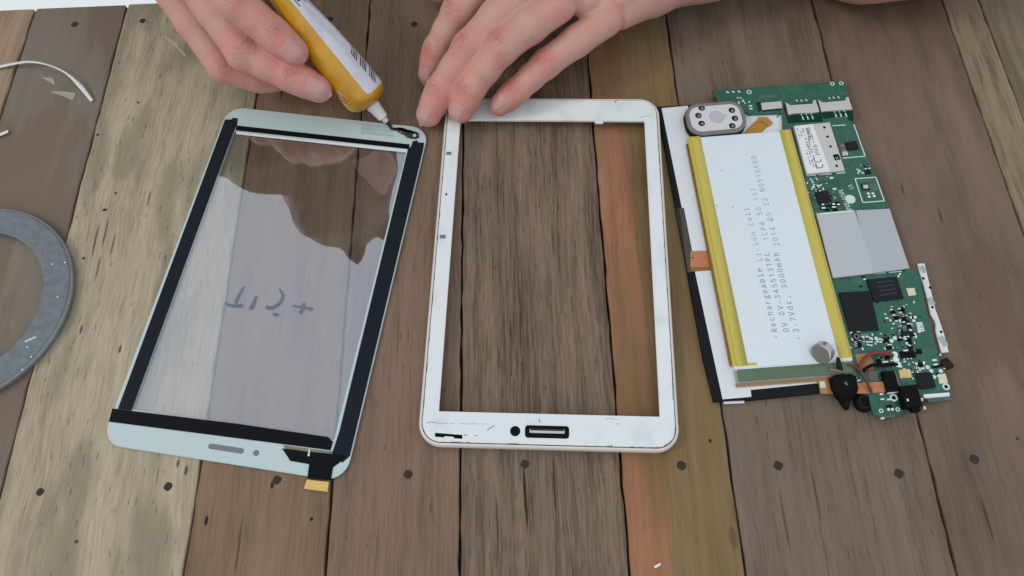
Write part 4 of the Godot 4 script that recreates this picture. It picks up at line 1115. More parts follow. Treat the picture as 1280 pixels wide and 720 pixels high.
	# scraps
	var ribbon := func(called: String, label: String, pts: PackedVector3Array, wids: Array, m: String) -> void:
		var s := tool()
		var c := curve(pts, 5)
		var loops := []
		for i in c.size():
			var d := (c[mini(i + 1, c.size() - 1)] - c[maxi(i - 1, 0)]).normalized()
			var side := Vector3(-d.z, 0.12, d.x).normalized()
			var w: float = lerpf(wids[int(i / 5.0)], wids[mini(int(i / 5.0) + 1, wids.size() - 1)], (i % 5) / 5.0) * 0.5
			var L := PackedVector3Array([c[i] + side * w, c[i] + side * w - Vector3(0, 0.06, 0), c[i] - side * w - Vector3(0, 0.06, 0), c[i] - side * w])
			loops.append(L)
		loft(s, loops, true, true)
		tag(put(called, s, M[m]), label, "paper scrap", "scraps of backing paper on the table")
	ribbon.call("paper_curl", "long thin curled white paper strip at the upper left, above the grey ring", PackedVector3Array([Vector3(-327.9, 1.0, -322.3), Vector3(-312.3, 2.0, -324.3), Vector3(-301.6, 3.0, -324.9), Vector3(-291.6, 4.0, -324.2), Vector3(-278.9, 5.0, -319.5), Vector3(-266.4, 5.0, -311.9), Vector3(-257.1, 3.0, -302.6), Vector3(-249.1, 0.8, -291.9)]), [3.0, 2.8, 2.4, 1.8, 1.1, 1.2, 2.8, 2.0], "paper_white")
	ribbon.call("paper_scrap", "short white paper scrap at the left edge, between the curled strip and the ring", PackedVector3Array([Vector3(-307.2, 1.0, -270.7), Vector3(-301.7, 1.0, -271.9), Vector3(-297.2, 1.0, -273.9)]), [2.6, 2.8, 2.6], "paper_white")
	ribbon.call("paper_scrap", "thin pale paper sliver beside the hand that holds the glue tube", PackedVector3Array([Vector3(-211.7, 0.6, -340.6), Vector3(-202.8, 1.0, -332.6), Vector3(-194.5, 0.6, -321.7)]), [0.6, 1.8, 1.6], "clear_film")
	ribbon.call("paper_scrap", "tiny white fibre on the orange stripe at the bottom edge", PackedVector3Array([Vector3(53.9, 0.6, -1.2), Vector3(55.4, 0.8, -1.8), Vector3(57.0, 0.6, -2.5)]), [1.0, 1.2, 1.0], "paper_white")
	var film := func(called: String, label: String, p: PackedVector2Array) -> void:
		var s := tool()
		slab(s, p, 0.25, 0.5, 0.05)
		tag(put(called, s, M.clear_film), label, "film scrap", "scraps of clear film on the table")
	film.call("film_scrap", "small clear triangular film scrap under the curled paper strip", PackedVector2Array([Vector2(-285.2, -314.3), Vector2(-277.4, -312.8), Vector2(-275.2, -307.0)]))
	film.call("film_scrap", "larger clear wedge shaped film scrap under the curled paper strip", PackedVector2Array([Vector2(-277.4, -302.2), Vector2(-268.7, -301.6), Vector2(-260.8, -299.3), Vector2(-261.9, -293.9), Vector2(-268.0, -297.5)]))
# ---------------------------------------------------------------- glue tube
func make_tube() -> void:
	var t := thing("glue_tube", "amber yellow glue tube with white bar coded label, nozzle down on the touch glass corner", "glue tube")
	var A := Vector3(-75.6, 15.0, -265.6)
	var B := Vector3(-111.3, 62.0, -302.4)
	var ax := (B - A).normalized()
	var eye := Vector3(0, 338, 0) - A
	var e2 := (eye - ax * eye.dot(ax)).normalized()
	var e1 := e2.cross(ax)
	if e1.x < 0.0:
		e1 = -e1
	var N := 40
	# [distance from the shoulder, half width, half thickness]
	var prof := [[-5.2, 4.2, 4.2], [-4.4, 7.0, 7.0], [-3.0, 9.8, 9.8], [-1.2, 11.9, 11.9], [0.8, 12.9, 12.9], [4.0, 13.2, 13.2], [12.0, 13.0, 13.2], [24.0, 12.3, 13.4], [38.0, 11.2, 13.8], [52.0, 9.8, 14.6], [66.0, 8.3, 15.6], [80.0, 6.4, 16.8], [92.0, 4.0, 18.2], [100.0, 1.6, 19.4], [104.0, 0.7, 19.8], [114.0, 0.7, 19.8]]
	var fine := []
	for i in prof.size() - 1:
		var cuts := maxi(1, int((prof[i + 1][0] - prof[i][0]) / 2.5))
		for k in cuts:
			var f := float(k) / cuts
			fine.append([lerpf(prof[i][0], prof[i + 1][0], f), lerpf(prof[i][1], prof[i + 1][1], f), lerpf(prof[i][2], prof[i + 1][2], f)])
	fine.append(prof[-1])
	prof = fine
	var dents := FastNoiseLite.new()
	dents.frequency = 0.02
	var turned := e2.cross(ax).dot(e1) > 0.0
	var st := tool()
	st.set_smooth_group(0)
	var at := func(i: int, k: int) -> Vector3:
		var a := TAU * k / N
		var dent := 1.0 + dents.get_noise_2d(cos(a) * 40.0 + prof[i][0] * 0.8, sin(a) * 40.0 + prof[i][0] * 1.7) * 0.07
		return A + ax * prof[i][0] + (e1 * cos(a) * prof[i][1] + e2 * sin(a) * prof[i][2]) * dent
	for i in prof.size() - 1:
		for k in N:
			var q := [[i, k], [i + 1, k], [i + 1, k + 1], [i, k + 1]]
			var order := [0, 1, 2, 0, 2, 3] if not turned else [0, 2, 1, 0, 3, 2]
			for z in order:
				var g: Array = q[z]
				vtx(st, at.call(g[0], g[1]), Vector2(float(g[1]) / N, (prof[g[0]][0] + 10.0) / 128.0))
	var W := 640
	var H := 768
	var im := Image.create(W, H, false, Image.FORMAT_RGB8)
	var yellow := Color(0.80, 0.575, 0.035)
	im.fill(yellow)
	var nz := FastNoiseLite.new()
	nz.frequency = 0.008
	for y in H:
		var s := y / float(H) * 128.0 - 10.0
		for x in W:
			var a := x * 360.0 / W
			if a > 180.0:
				a -= 360.0
			var c := yellow.darkened(0.12 * clampf(nz.get_noise_2d(x, y) + 0.3, 0.0, 1.0))
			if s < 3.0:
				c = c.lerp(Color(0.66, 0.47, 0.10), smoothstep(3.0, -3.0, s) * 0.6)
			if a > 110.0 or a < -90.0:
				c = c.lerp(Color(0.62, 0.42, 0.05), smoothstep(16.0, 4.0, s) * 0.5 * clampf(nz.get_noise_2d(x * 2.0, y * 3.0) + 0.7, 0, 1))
			if a > -76.0 and a < 84.0 and s > 1.6:
				var corner := Vector2(maxf(0.0, absf(a - 4.0) * 0.225 - 15.5), maxf(0.0, 4.2 - s)).length()
				if corner < 2.6:
					c = Color(0.80, 0.80, 0.84).darkened(0.05 * clampf(nz.get_noise_2d(x * 3, y * 3) + 0.2, 0, 1))
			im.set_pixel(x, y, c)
	var ink := func(a0: float, a1: float, s0: float, s1: float, c: Color, lean := 0.0, k := 1.0) -> void:
		for y in range(int((s0 + 10.0) * 6.0), int((s1 + 10.0) * 6.0) + 1):
			for x in range(int(a0 / 360.0 * W), int(a1 / 360.0 * W) + 1):
				var yy := y + int((x - a0 / 360.0 * W) * lean)
				if yy >= 0 and yy < H:
					var xx := posmod(x, W)
					im.set_pixel(xx, yy, im.get_pixel(xx, yy).lerp(c, k))
	var dark := Color(0.10, 0.11, 0.16)
	for g in [2.2, 9.6, 17.2]:
		for k in 4:
			ink.call(16.0, 46.0, g + 5.6 + k * 1.4, g + 6.25 + k * 1.4, dark, -0.42)
	for k in 3:
		ink.call(40.0 + k * 3, 66.0, 60.0 + k * 2.6, 60.8 + k * 2.6, dark, 0.05)
	ink.call(40.0, 44.0, 58.0, 66.0, dark)
	ink.call(70.0, 73.0, 58.0, 68.0, dark)
	ink.call(60.0, 84.0, 70.0, 71.4, dark, 0.1)
	for k in 5:
		ink.call(128.0 + k * 5, 160.0 + k * 6, 3.0 + k * 1.9, 3.6 + k * 1.9, Color(0.36, 0.24, 0.03), 0.03, 0.55)
	for k in 3:
		ink.call(150.0 + k * 9, 154.0 + k * 9, 9.0, 14.0, Color(0.36, 0.24, 0.03), 0.0, 0.5)
	var m := mat("tube_print", Color.WHITE, 0.2, 0.0, 0.6)
	m.albedo_texture = ImageTexture.create_from_image(im)
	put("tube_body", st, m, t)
	var cone := func(called: String, steps: Array, mm: String) -> void:
		var s := tool()
		var loops := []
		for p in steps:
			var L := PackedVector3Array()
			for k in 24:
				var a := TAU * k / 24
				L.append(p[0] + (e1 * cos(a) + e2 * sin(a)) * p[1])
			loops.append(L)
		if turned:
			for L in loops:
				L.reverse()
		loops.reverse()
		loft(s, loops, true, true)
		put(called, s, M[mm], t)
	var tip := Vector3(-64.1, 2.4, -253.6)
	var d := A - ax * 4.6
	cone.call("nozzle", [[d, 4.3], [d.lerp(tip, 0.15), 4.2], [d.lerp(tip, 0.18), 3.9], [d.lerp(tip, 0.6), 3.1], [d.lerp(tip, 0.62), 2.8]], "nozzle")
	cone.call("nozzle_tip", [[d.lerp(tip, 0.6), 2.1], [d.lerp(tip, 0.8), 1.8], [d.lerp(tip, 0.82), 1.1], [tip, 0.9]], "metal_can")
	st = tool()
	sweep(st, PackedVector3Array([d.lerp(tip, 0.66) - e2, d.lerp(tip, 0.8) - e2 * 0.4, d.lerp(tip, 0.92), tip + Vector3(0.3, -0.3, 0.3)]), [0.7, 1.5, 1.3, 0.9], 10)
	put("glue_smear", st, M.glue, t)

# ---------------------------------------------------------------- person
class Field:
	var o: Vector3
	var nx: int
	var ny: int
	var nz: int
	var c: float
	var d := PackedFloat32Array()
	var move := Vector3.ZERO

	func _init(origin: Vector3, size: Vector3, cell: float) -> void:
		o = origin
		c = cell
		nx = int(size.x / c) + 1
		ny = int(size.y / c) + 1
		nz = int(size.z / c) + 1
		d.resize(nx * ny * nz)
		d.fill(1000.0)

	# a chain of tapered capsules, joined with kin to each other and with kout to what is there
	func chain(pts: Array, rad: Array, kin: float, kout: float) -> void:
		var lo := Vector3.INF
		var hi := -Vector3.INF
		for i in pts.size():
			var e: Vector3 = Vector3.ONE * (rad[i] + maxf(kin, kout) + 2.0 * c)
			lo = lo.min(pts[i] - e)
			hi = hi.max(pts[i] + e)
		var i0 := Vector3i(((lo - o) / c).floor()).max(Vector3i.ZERO)
		var i1 := Vector3i(((hi - o) / c).ceil()).min(Vector3i(nx - 1, ny - 1, nz - 1))
		var sx := i1.x - i0.x + 1
		var sy := i1.y - i0.y + 1
		var sz := i1.z - i0.z + 1
		if sx < 1 or sy < 1 or sz < 1:
			return
		var tmp := PackedFloat32Array()
		tmp.resize(sx * sy * sz)
		tmp.fill(1000.0)
		for b in maxi(1, pts.size() - 1):
			var A: Vector3 = pts[b]
			var B: Vector3 = pts[mini(b + 1, pts.size() - 1)]
			var ra: float = rad[b]
			var rb: float = rad[mini(b + 1, pts.size() - 1)]
			var ba := B - A
			var bb := maxf(ba.length_squared(), 0.0001)
			var pad: float = maxf(ra, rb) + maxf(kin, kout) + 2.0 * c
			var l := Vector3i(((A.min(B) - Vector3.ONE * pad - o) / c).floor()).max(i0)
			var h := Vector3i(((A.max(B) + Vector3.ONE * pad - o) / c).ceil()).min(i1)
			for z in range(l.z, h.z + 1):
				for y in range(l.y, h.y + 1):
					var at := ((z - i0.z) * sy + y - i0.y) * sx - i0.x
					var p := o + Vector3(l.x, y, z) * c - A
					for x in range(l.x, h.x + 1):
						var s := clampf(p.dot(ba) / bb, 0.0, 1.0)
						var v := (p - ba * s).length() - ra - (rb - ra) * s
						p.x += c
						var w := tmp[at + x]
						var e := kin - absf(v - w)
						tmp[at + x] = minf(v, w) - (e * e * 0.25 / kin if e > 0.0 else 0.0)
		for z in sz:
			for y in sy:
				var at := (z * sy + y) * sx
				var to := ((z + i0.z) * ny + y + i0.y) * nx + i0.x
				for x in sx:
					var v := tmp[at + x]
					if v < 900.0:
						var w := d[to + x]
						var e := kout - absf(v - w)
						d[to + x] = minf(v, w) - (e * e * 0.25 / kout if e > 0.0 else 0.0)

	func value(p: Vector3) -> float:
		var q := (p - o) / c
		var i := Vector3i(q.floor()).clamp(Vector3i.ZERO, Vector3i(nx - 2, ny - 2, nz - 2))
		var f := q - Vector3(i)
		var k := (i.z * ny + i.y) * nx + i.x
		var ly := nx
		var lz := nx * ny
		var a := lerpf(lerpf(d[k], d[k + 1], f.x), lerpf(d[k + ly], d[k + ly + 1], f.x), f.y)
		var b := lerpf(lerpf(d[k + lz], d[k + lz + 1], f.x), lerpf(d[k + lz + ly], d[k + lz + ly + 1], f.x), f.y)
		return lerpf(a, b, f.z)

	func slope(p: Vector3, e: float) -> Vector3:
		return Vector3(value(p + Vector3(e, 0, 0)) - value(p - Vector3(e, 0, 0)), value(p + Vector3(0, e, 0)) - value(p - Vector3(0, e, 0)), value(p + Vector3(0, 0, e)) - value(p - Vector3(0, 0, e))).normalized()

	# surface nets: one vertex in each cell that the surface crosses
	func net() -> Array:
		var idx := PackedInt32Array()
		idx.resize(nx * ny * nz)
		idx.fill(-1)
		var V := PackedVector3Array()
		var cells := PackedInt32Array()
		var off := [0, 1, nx, nx + 1, nx * ny, nx * ny + 1, nx * ny + nx, nx * ny + nx + 1]
		var cor := [Vector3(0, 0, 0), Vector3(1, 0, 0), Vector3(0, 1, 0), Vector3(1, 1, 0), Vector3(0, 0, 1), Vector3(1, 0, 1), Vector3(0, 1, 1), Vector3(1, 1, 1)]
		var edge := [[0, 1], [2, 3], [4, 5], [6, 7], [0, 2], [1, 3], [4, 6], [5, 7], [0, 4], [1, 5], [2, 6], [3, 7]]
		var near := 2.2 * c
		for z in nz - 1:
			for y in ny - 1:
				var row := (z * ny + y) * nx
				for x in nx - 1:
					if absf(d[row + x]) > near:
						continue
					var k := row + x
					var v := []
					var mask := 0
					for i in 8:
						var w := d[k + off[i]]
						v.append(w)
						if w < 0.0:
							mask |= 1 << i
					if mask == 0 or mask == 255:
						continue
					var s := Vector3.ZERO
					var n := 0
					for e in edge:
						var a: float = v[e[0]]
						var b: float = v[e[1]]
						if (a < 0.0) != (b < 0.0):
							s += cor[e[0]].lerp(cor[e[1]], a / (a - b))
							n += 1
					idx[k] = V.size()
					cells.append(k)
					V.append(o + (Vector3(x, y, z) + s / n) * c)
		var I := PackedInt32Array()
		for k in cells:
			var inside := d[k] < 0.0
			for axis in 3:
				var step: int = [1, nx, nx * ny][axis]
				if (d[k + step] < 0.0) == inside:
					continue
				var u: int = [nx, nx * ny, 1][axis]
				var w: int = [nx * ny, 1, nx][axis]
				if k - u - w < 0:
					continue
				var q := [idx[k - u - w], idx[k - w], idx[k], idx[k - u]]
				if q.min() < 0:
					continue
				if inside:
					I.append_array(PackedInt32Array([q[0], q[3], q[2], q[0], q[2], q[1]]))
				else:
					I.append_array(PackedInt32Array([q[0], q[2], q[3], q[0], q[1], q[2]]))
		return [V, I]

func join_fields(fields: Array, look: Callable) -> ArrayMesh:
	var V := PackedVector3Array()
	var Nn := PackedVector3Array()
	var Cc := PackedColorArray()
	var I := PackedInt32Array()
	for F: Field in fields:
		var net := F.net()
		var first := V.size()
		for p: Vector3 in net[0]:
			var n := F.slope(p, F.c * 0.9)
			var c := Color.WHITE
			if look.is_valid():
				var r: Array = look.call(p, n)
				p += n * r[0]
				c = r[1]
				n = (n + r[2]).normalized()
			V.append((p + F.move) * MM)
			Nn.append(n)
			Cc.append(c)
		for i in net[1]:
			I.append(i + first)
	var arr := []
	arr.resize(Mesh.ARRAY_MAX)
	arr[Mesh.ARRAY_VERTEX] = V
	arr[Mesh.ARRAY_NORMAL] = Nn
	arr[Mesh.ARRAY_COLOR] = Cc
	arr[Mesh.ARRAY_INDEX] = I
	var m := ArrayMesh.new()
	m.add_surface_from_arrays(Mesh.PRIMITIVE_TRIANGLES, arr)
	return m

var creases := []     # [place, along the finger, out of the back, half width]
var blush := []       # [place, reach, amount]
var skin_noise := FastNoiseLite.new()

func skin_look(p: Vector3, n: Vector3) -> Array:
	var lift_by := 0.0
	var bend := Vector3.ZERO
	var red := 0.0
	var dark := 0.0
	for b in blush:
		var q: float = p.distance_squared_to(b[0])
		if q < b[1] * b[1] * 5.0:
			red += b[2] * exp(-q / (b[1] * b[1]))
	for k in creases:
		var v: Vector3 = p - k[0]
		if v.length_squared() > 240.0:
			continue
		var side := n.dot(k[2])
		if side < 0.05:
			continue
		var s: float = v.dot(k[1]) + 0.12 * absf(v.dot(k[1].cross(k[2]))) * sin(v.dot(k[1].cross(k[2])))
		s += skin_noise.get_noise_3d(p.x * 6, p.y * 6, p.z * 6) * 1.2
		var fade: float = smoothstep(0.05, 0.5, side) * exp(-pow(v.dot(k[1].cross(k[2])) / k[3], 2.0))
		for line in [[-3.6, 0.5], [-1.5, 1.0], [0.5, 0.9], [2.5, 0.8], [4.6, 0.4]]:
			var e: float = s - line[0]
			var g: float = line[1] * exp(-e * e / 0.35) * fade
			lift_by -= 0.38 * g
			bend += k[1] * (e / 0.35) * g * -0.16
			dark += g * 0.34
	var mot := skin_noise.get_noise_3d(p.x, p.y, p.z)
	var base := Color(0.547, 0.306, 0.249)
	var pink := Color(0.603, 0.234, 0.194)
	var pale := Color(0.553, 0.355, 0.304)
	var c := base.lerp(pink, clampf(red + mot * 0.6, 0.0, 1.0)).lerp(pale, clampf(-mot * 0.6, 0.0, 0.6))
	c = c.darkened(clampf(dark, 0.0, 0.4))
	c.a = 1.0
	return [lift_by, c, bend]

func nail(F: Field, tip: Vector3, dip: Vector3, up: Vector3, r: float, length: float, half: float, parent: Node3D, off: Vector3, slide := 0.0) -> void:
	var t := (tip - dip).normalized()
	up = (up - t * up.dot(t)).normalized()
	var side := t.cross(up)
	var rows := 15
	var cols := 13
	var P := []
	for i in rows:
		var a := float(i) / (rows - 1) * 2.0 - 1.0
		var wide := pow(maxf(0.0, 1.0 - pow(absf(a), 3.4)), 0.42)
		var line := []
		for j in cols:
			var u := (float(j) / (cols - 1) * 2.0 - 1.0) * wide
			var along := slide + a * length * 0.5 - (0.10 * length * u * u if a < 0 else 0.0)
			var ang := u * half / r
			var dir := (up * cos(ang) + side * sin(ang)).normalized()
			var c0 := tip + t * along
			var q := r * 1.5
			while q > 2.0 and F.value(c0 + dir * q) > 0.0:
				q -= 0.12
			line.append([c0, dir, q])
		P.append(line)
	# the plate is smooth: average neighbours' reach
	for pass_no in 4:
		for i in rows:
			for j in cols:
				var s := 0.0
				var n := 0
				for di in [-1, 0, 1]:
					for dj in [-1, 0, 1]:
						if i + di >= 0 and i + di < rows and j + dj >= 0 and j + dj < cols:
							s += P[i + di][j + dj][2]
							n += 1
				P[i][j].append(s / n)
		for i in rows:
			for j in cols:
				P[i][j][2] = lerpf(P[i][j][2], P[i][j].pop_back(), 0.6)
	var st := tool()
	st.set_smooth_group(0)
	var at := func(i: int, j: int) -> Vector3:
		var e: Array = P[i][j]
		var rim: bool = i == 0 or j == 0 or j == cols - 1
		return e[0] + e[1] * (e[2] + (-0.25 if rim else 0.38)) - off
	for i in rows - 1:
		for j in cols - 1:
			var q := [at.call(i, j), at.call(i + 1, j), at.call(i + 1, j + 1), at.call(i, j + 1)]
			for z in [0, 1, 2, 0, 2, 3]:
				vtx(st, q[z], Vector2.ZERO)
	put("fingernail", st, M.fingernail, parent)

func make_person() -> void:
	skin_noise.frequency = 0.07
	skin_noise.fractal_octaves = 3
	var off := Vector3(-110, -700, -640)
	var p := thing("person", "person in dark shirt across the table, squeezing the glue tube and pinning the frame", "person")
	p.position = off * MM

	# left hand, spread flat: its fingertips hold the frame
	var L := Field.new(Vector3(-62, 0.5, -392), Vector3(240, 84, 162), 1.25)
	var lw := Vector3(137.1, 32.0, -333.8)
	var lwu := Vector3(126.6, 26.0, -335.1)
	var lwr := Vector3(114.9, 42.0, -370.2)
	var fl := [
		[Vector3(-38.8, 10.0, -283.7), Vector3(-32.7, 22.0, -290.6), Vector3(-18.1, 40.0, -300.1), Vector3(5.9, 52.0, -321.3)],
		[Vector3(-40.3, 9.0, -254.6), Vector3(-31.5, 20.0, -262.8), Vector3(-12.7, 38.0, -275.1), Vector3(20.2, 52.0, -301.6)],
		[Vector3(-21.0, 15.0, -250.9), Vector3(-14.2, 25.0, -258.1), Vector3(4.6, 42.0, -269.7), Vector3(38.1, 48.0, -292.0)],
		[Vector3(1.7, 13.5, -253.8), Vector3(11.5, 20.0, -257.3), Vector3(29.4, 28.0, -268.2), Vector3(66.1, 36.0, -289.7)]]
	var rl := [[7.0, 7.9, 9.0, 10.4], [7.4, 8.4, 9.6, 10.9], [7.3, 8.3, 9.4, 10.7], [6.4, 7.2, 8.2, 9.8]]
	var wr := [lwr, lwr.lerp(lw, 0.5), lw, lwu]
	for i in 4:
		var mc: Vector3 = fl[i][3]
		L.chain([mc.lerp(wr[i], 0.16) + Vector3(0, -2, 0), mc.lerp(wr[i], 0.55) + Vector3(0, -2, 0), wr[i]], [10.5 if i < 3 else 9.5, 12.5 if i < 3 else 11.5, 15.0], 6.0, 9.0)
	L.chain([lw, Vector3(168.3, 36.0, -356.4)], [23, 25], 6.0, 14.0)
	L.chain([lwu + Vector3(-4, -4, 2), Vector3(82.9, 25.0, -315.0)], [13.0, 11.0], 6.0, 12.0)
	for i in 4:
		finger(L, fl[i], rl[i])
	# tendons on the back of the hand
	for i in 4:
		L.chain([fl[i][3] + Vector3(0, 8.2, 0), (fl[i][3] as Vector3).lerp(wr[i], 0.55) + Vector3(0, 11.0, 0)], [1.6, 1.2], 3.0, 6.0)
	L.chain([Vector3(-29.1, 12.0, -348.7), Vector3(-2.9, 20.0, -368.7), Vector3(47.9, 34.0, -370.6), lwr], [9.0, 10.0, 13.0, 15.0], 5.0, 8.0)

	# right hand, closed round the tube
	var R := Field.new(Vector3(-262, 2, -402), Vector3(192, 118, 172), 1.25)
	var rw := Vector3(-179.9, 84.0, -395.6)
	var fr := [
		[Vector3(-108.3, 47.0, -274.7), Vector3(-117.8, 56.0, -280.7), Vector3(-131.8, 69.0, -289.4), Vector3(-149.4, 88.0, -322.5)],
		[Vector3(-99.9, 28.0, -263.8), Vector3(-113.2, 35.0, -268.3), Vector3(-136.0, 46.0, -276.8), Vector3(-160.4, 75.0, -314.0)],
		[Vector3(-126.5, 17.0, -282.5), Vector3(-137.8, 22.0, -280.7), Vector3(-153.4, 31.0, -282.7), Vector3(-177.2, 64.0, -319.2)],
		[Vector3(-140.1, 15.0, -297.1), Vector3(-151.7, 19.0, -298.4), Vector3(-162.3, 28.0, -299.9), Vector3(-183.1, 58.0, -327.6)]]
	var rr := [[8.2, 9.0, 10.0, 11.4], [7.8, 8.6, 9.4, 11.2], [6.8, 8.2, 9.6, 11.0], [6.0, 7.0, 8.2, 10.0]]
	for i in 4:
		var mc: Vector3 = fr[i][3]
		R.chain([mc.lerp(rw, 0.14) + Vector3(0, -2, 0), mc.lerp(rw, 0.5), rw], [11.0, 13.0, 17.0], 6.0, 10.0)
	R.chain([rw, Vector3(-285, 84, -450)], [24, 27], 6.0, 13.0)
	R.chain([Vector3(-106.1, 20.0, -306.2), Vector3(-113.6, 30.0, -318.5), Vector3(-132.1, 52.0, -333.6), Vector3(-164.8, 70.0, -360.1), rw], [7.6, 9.0, 10.5, 14.0, 17.0], 5.0, 7.0)
	for i in 4:
		finger(R, fr[i], rr[i])

	# arms, neck and head
	var S := Field.new(Vector3(-480, -40, -780), Vector3(960, 740, 580), 9.0)
	S.chain([Vector3(154.4, 36.0, -348.4), Vector3(185.5, 40.0, -363.1), Vector3(231.0, 44.0, -341.2), Vector3(275.1, 46.0, -342.2), Vector3(335, 56, -415), Vector3(95, 300, -545)], [25, 30, 42, 43, 40, 48], 20, 20)
	S.chain([Vector3(-255, 86, -415), Vector3(-310, 78, -470), Vector3(-390, 62, -545), Vector3(-322, 320, -560)], [27, 36, 40, 48], 20, 20)
	var head := Vector3(-252, 556, -596)
	S.chain([Vector3(-175, 380, -640), head + Vector3(14, -40, -30)], [56, 54], 20, 25)
	S.chain([head + Vector3(0, 12, -18), head + Vector3(-4, 0, 14), head + Vector3(-6, -52, 40)], [80, 76, 50], 30, 30)
	S.chain([head + Vector3(-6, -6, 86), head + Vector3(-6, -30, 98), head + Vector3(-6, -36, 92)], [8, 13, 15], 10, 14)
	S.chain([head + Vector3(-34, 4, 76), head + Vector3(24, 4, 76)], [14, 14], 6, 14)
	S.chain([head + Vector3(-26, -62, 74), head + Vector3(14, -62, 74)], [9, 9], 6, 10)
	for s in [-1.0, 1.0]:
		S.chain([head + Vector3(s * 78, 6, -6), head + Vector3(s * 76, -30, 2)], [14, 10], 8, 10)

	for h in [[fl, 10.0], [fr, 9.5]]:
		for i in 4:
			var f: Array = h[0][i]
			for j in [1, 2, 3]:
				var t: Vector3 = (f[j - 1] - f[j]).normalized()
				if j < 3:
					t = ((f[j - 1] - f[j]).normalized() + (f[j] - f[j + 1]).normalized()).normalized()
				var up := Vector3.UP if h[0] == fl else Vector3(0.45, 0.75, 0.5)
				up = (up - t * up.dot(t)).normalized()
				if j == 2:
					creases.append([f[j] + up * 8.0, t, up, 7.5])
				elif j == 1:
					creases.append([f[j] + up * 6.5, t, up, 5.0])
				blush.append([f[j] + up * 8.0, 9.0 if j < 3 else 13.0, 0.8 if j < 3 else 0.4])
			blush.append([f[0], 12.0, 0.75])
	var body := MeshInstance3D.new()
	body.name = "body"
	body.mesh = join_fields([L, R, S], skin_look)
	body.material_override = M.skin
	p.add_child(body, true)
	body.position = -off * MM
	var eye := Vector3(0, 338, 0)
	nail(L, fl[0][0], fl[0][1], Vector3(-0.45, 0.75, 0.5), 7.2, 12.0, 5.6, p, off, 1.0)
	nail(L, fl[1][0], fl[1][1], Vector3(-0.5, 0.8, 0.45), 7.6, 13.5, 6.4, p, off, 1.2)
	nail(L, fl[2][0], fl[2][1], Vector3(-0.4, 0.8, 0.45), 7.5, 13.0, 6.2, p, off, 1.2)
	nail(L, fl[3][0], fl[3][1], Vector3(-0.1, 0.9, 0.25), 6.5, 12.0, 5.2, p, off, 0.0)
	nail(R, fr[0][0], fr[0][1], Vector3(-0.1, 0.8, 0.6), 8.2, 14.5, 6.6, p, off, 0.8)
	nail(R, fr[1][0], fr[1][1], Vector3(-0.1, 0.8, 0.6), 7.8, 15.0, 6.6, p, off, 0.8)

	# hair, shirt, trousers
	var Hf := Field.new(head + Vector3(-130, -150, -140), Vector3(260, 290, 300), 6.0)
	Hf.chain([head + Vector3(0, 20, -26), head + Vector3(-2, 16, 10)], [88, 82], 20, 10)
	Hf.chain([head + Vector3(-4, -20, -50), head + Vector3(-4, -60, -40)], [86, 70], 10, 14)
	Hf.chain([head + Vector3(0, 30, 40), head + Vector3(-2, -20, 52), head + Vector3(-2, -80, 36)], [66, 60, 44], 10, 14)  # fringe added over the face to darken its reflection in the glass
	Hf.chain([head + Vector3(-26, 60, 60), head + Vector3(-30, -10, 84), head + Vector3(-36, -70, 74)], [30, 26, 12], 10, 14)
	Hf.chain([head + Vector3(20, 64, 58), head + Vector3(26, -10, 82), head + Vector3(28, -60, 74)], [30, 24, 12], 10, 14)
	Hf.chain([head + Vector3(0, 76, 50), head + Vector3(6, 92, 92), head + Vector3(10, 96, 112)], [24, 14, 3], 10, 16)  # tufts added to shape the head outline reflected in the glass
	Hf.chain([head + Vector3(44, 60, 40), head + Vector3(60, 84, 70), head + Vector3(70, 92, 86)], [22, 10, 2], 10, 10)
	var hair := MeshInstance3D.new()
	hair.name = "hair"
	hair.mesh = join_fields([Hf], nothing)
	hair.material_override = M.hair
	p.add_child(hair, true)
	hair.position = -off * MM
	var T := Field.new(Vector3(-460, -300, -900), Vector3(720, 960, 480), 11.0)
	T.chain([Vector3(-322, 330, -530), Vector3(-130, 350, -590), Vector3(90, 300, -550)], [62, 80, 62], 20, 30)
	T.chain([Vector3(-150, 240, -630), Vector3(-120, 60, -700), Vector3(-110, -150, -740)], [112, 118, 124], 40, 50)
	T.chain([Vector3(-210, 230, -620), Vector3(-170, -140, -740)], [90, 110], 40, 50)
	T.chain([Vector3(20, 220, -600), Vector3(-50, -140, -740)], [85, 110], 40, 50)
	T.chain([Vector3(-322, 320, -560), Vector3(-366, 180, -552)], [64, 62], 20, 30)
	T.chain([Vector3(95, 300, -545), Vector3(205, 190, -490)], [66, 66], 20, 30)
	T.chain([Vector3(-160, 360, -630), Vector3(-205, 430, -640)], [86, 74], 20, 40)
	T.chain([Vector3(-322, 340, -540), Vector3(-318, 430, -556), Vector3(-296, 500, -572)], [62, 54, 44], 20, 30)  # extra mass added to fill the dark outline reflected in the glass
	T.chain([Vector3(-180, 390, -640), head + Vector3(12, -84, -26)], [80, 66], 20, 30)  # collar raised over the neck to keep its reflection dark
	var shirt := MeshInstance3D.new()
	shirt.name = "shirt"
	shirt.mesh = join_fields([T], nothing)
	shirt.material_override = M.shirt
	p.add_child(shirt, true)
	shirt.position = -off * MM
	var Q := Field.new(Vector3(-360, -702, -920), Vector3(500, 560, 620), 13.0)
	for s in [-1.0, 1.0]:
		Q.chain([Vector3(-110 + s * 70, -200, -770), Vector3(-110 + s * 120, -215, -440), Vector3(-110 + s * 120, -640, -470), Vector3(-110 + s * 120, -668, -380)], [105, 75, 48, 34], 20, 30)
	var legs := MeshInstance3D.new()
	legs.name = "trousers"
	legs.mesh = join_fields([Q], nothing)
	legs.material_override = M.trousers
	p.add_child(legs, true)
	legs.position = -off * MM

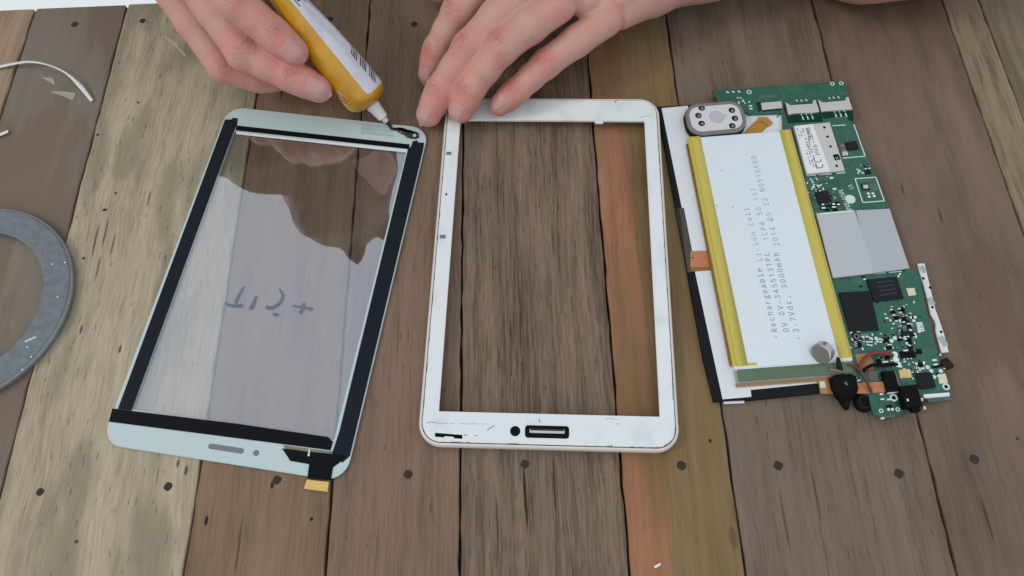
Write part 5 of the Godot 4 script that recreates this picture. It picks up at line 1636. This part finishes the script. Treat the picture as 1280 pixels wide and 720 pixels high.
func finger(F: Field, f: Array, r: Array) -> void:
	# tip pad, joints slightly thicker than the shafts between them
	var pts := [f[0], f[0].lerp(f[1], 0.55), f[1], f[1].lerp(f[2], 0.5), f[2], f[2].lerp(f[3], 0.5), f[3]]
	var rad := [r[0], r[0] * 0.45 + r[1] * 0.55, r[1], (r[1] + r[2]) * 0.475, r[2], (r[2] + r[3]) * 0.485, r[3]]
	F.chain(pts, rad, 3.0, 1.3)
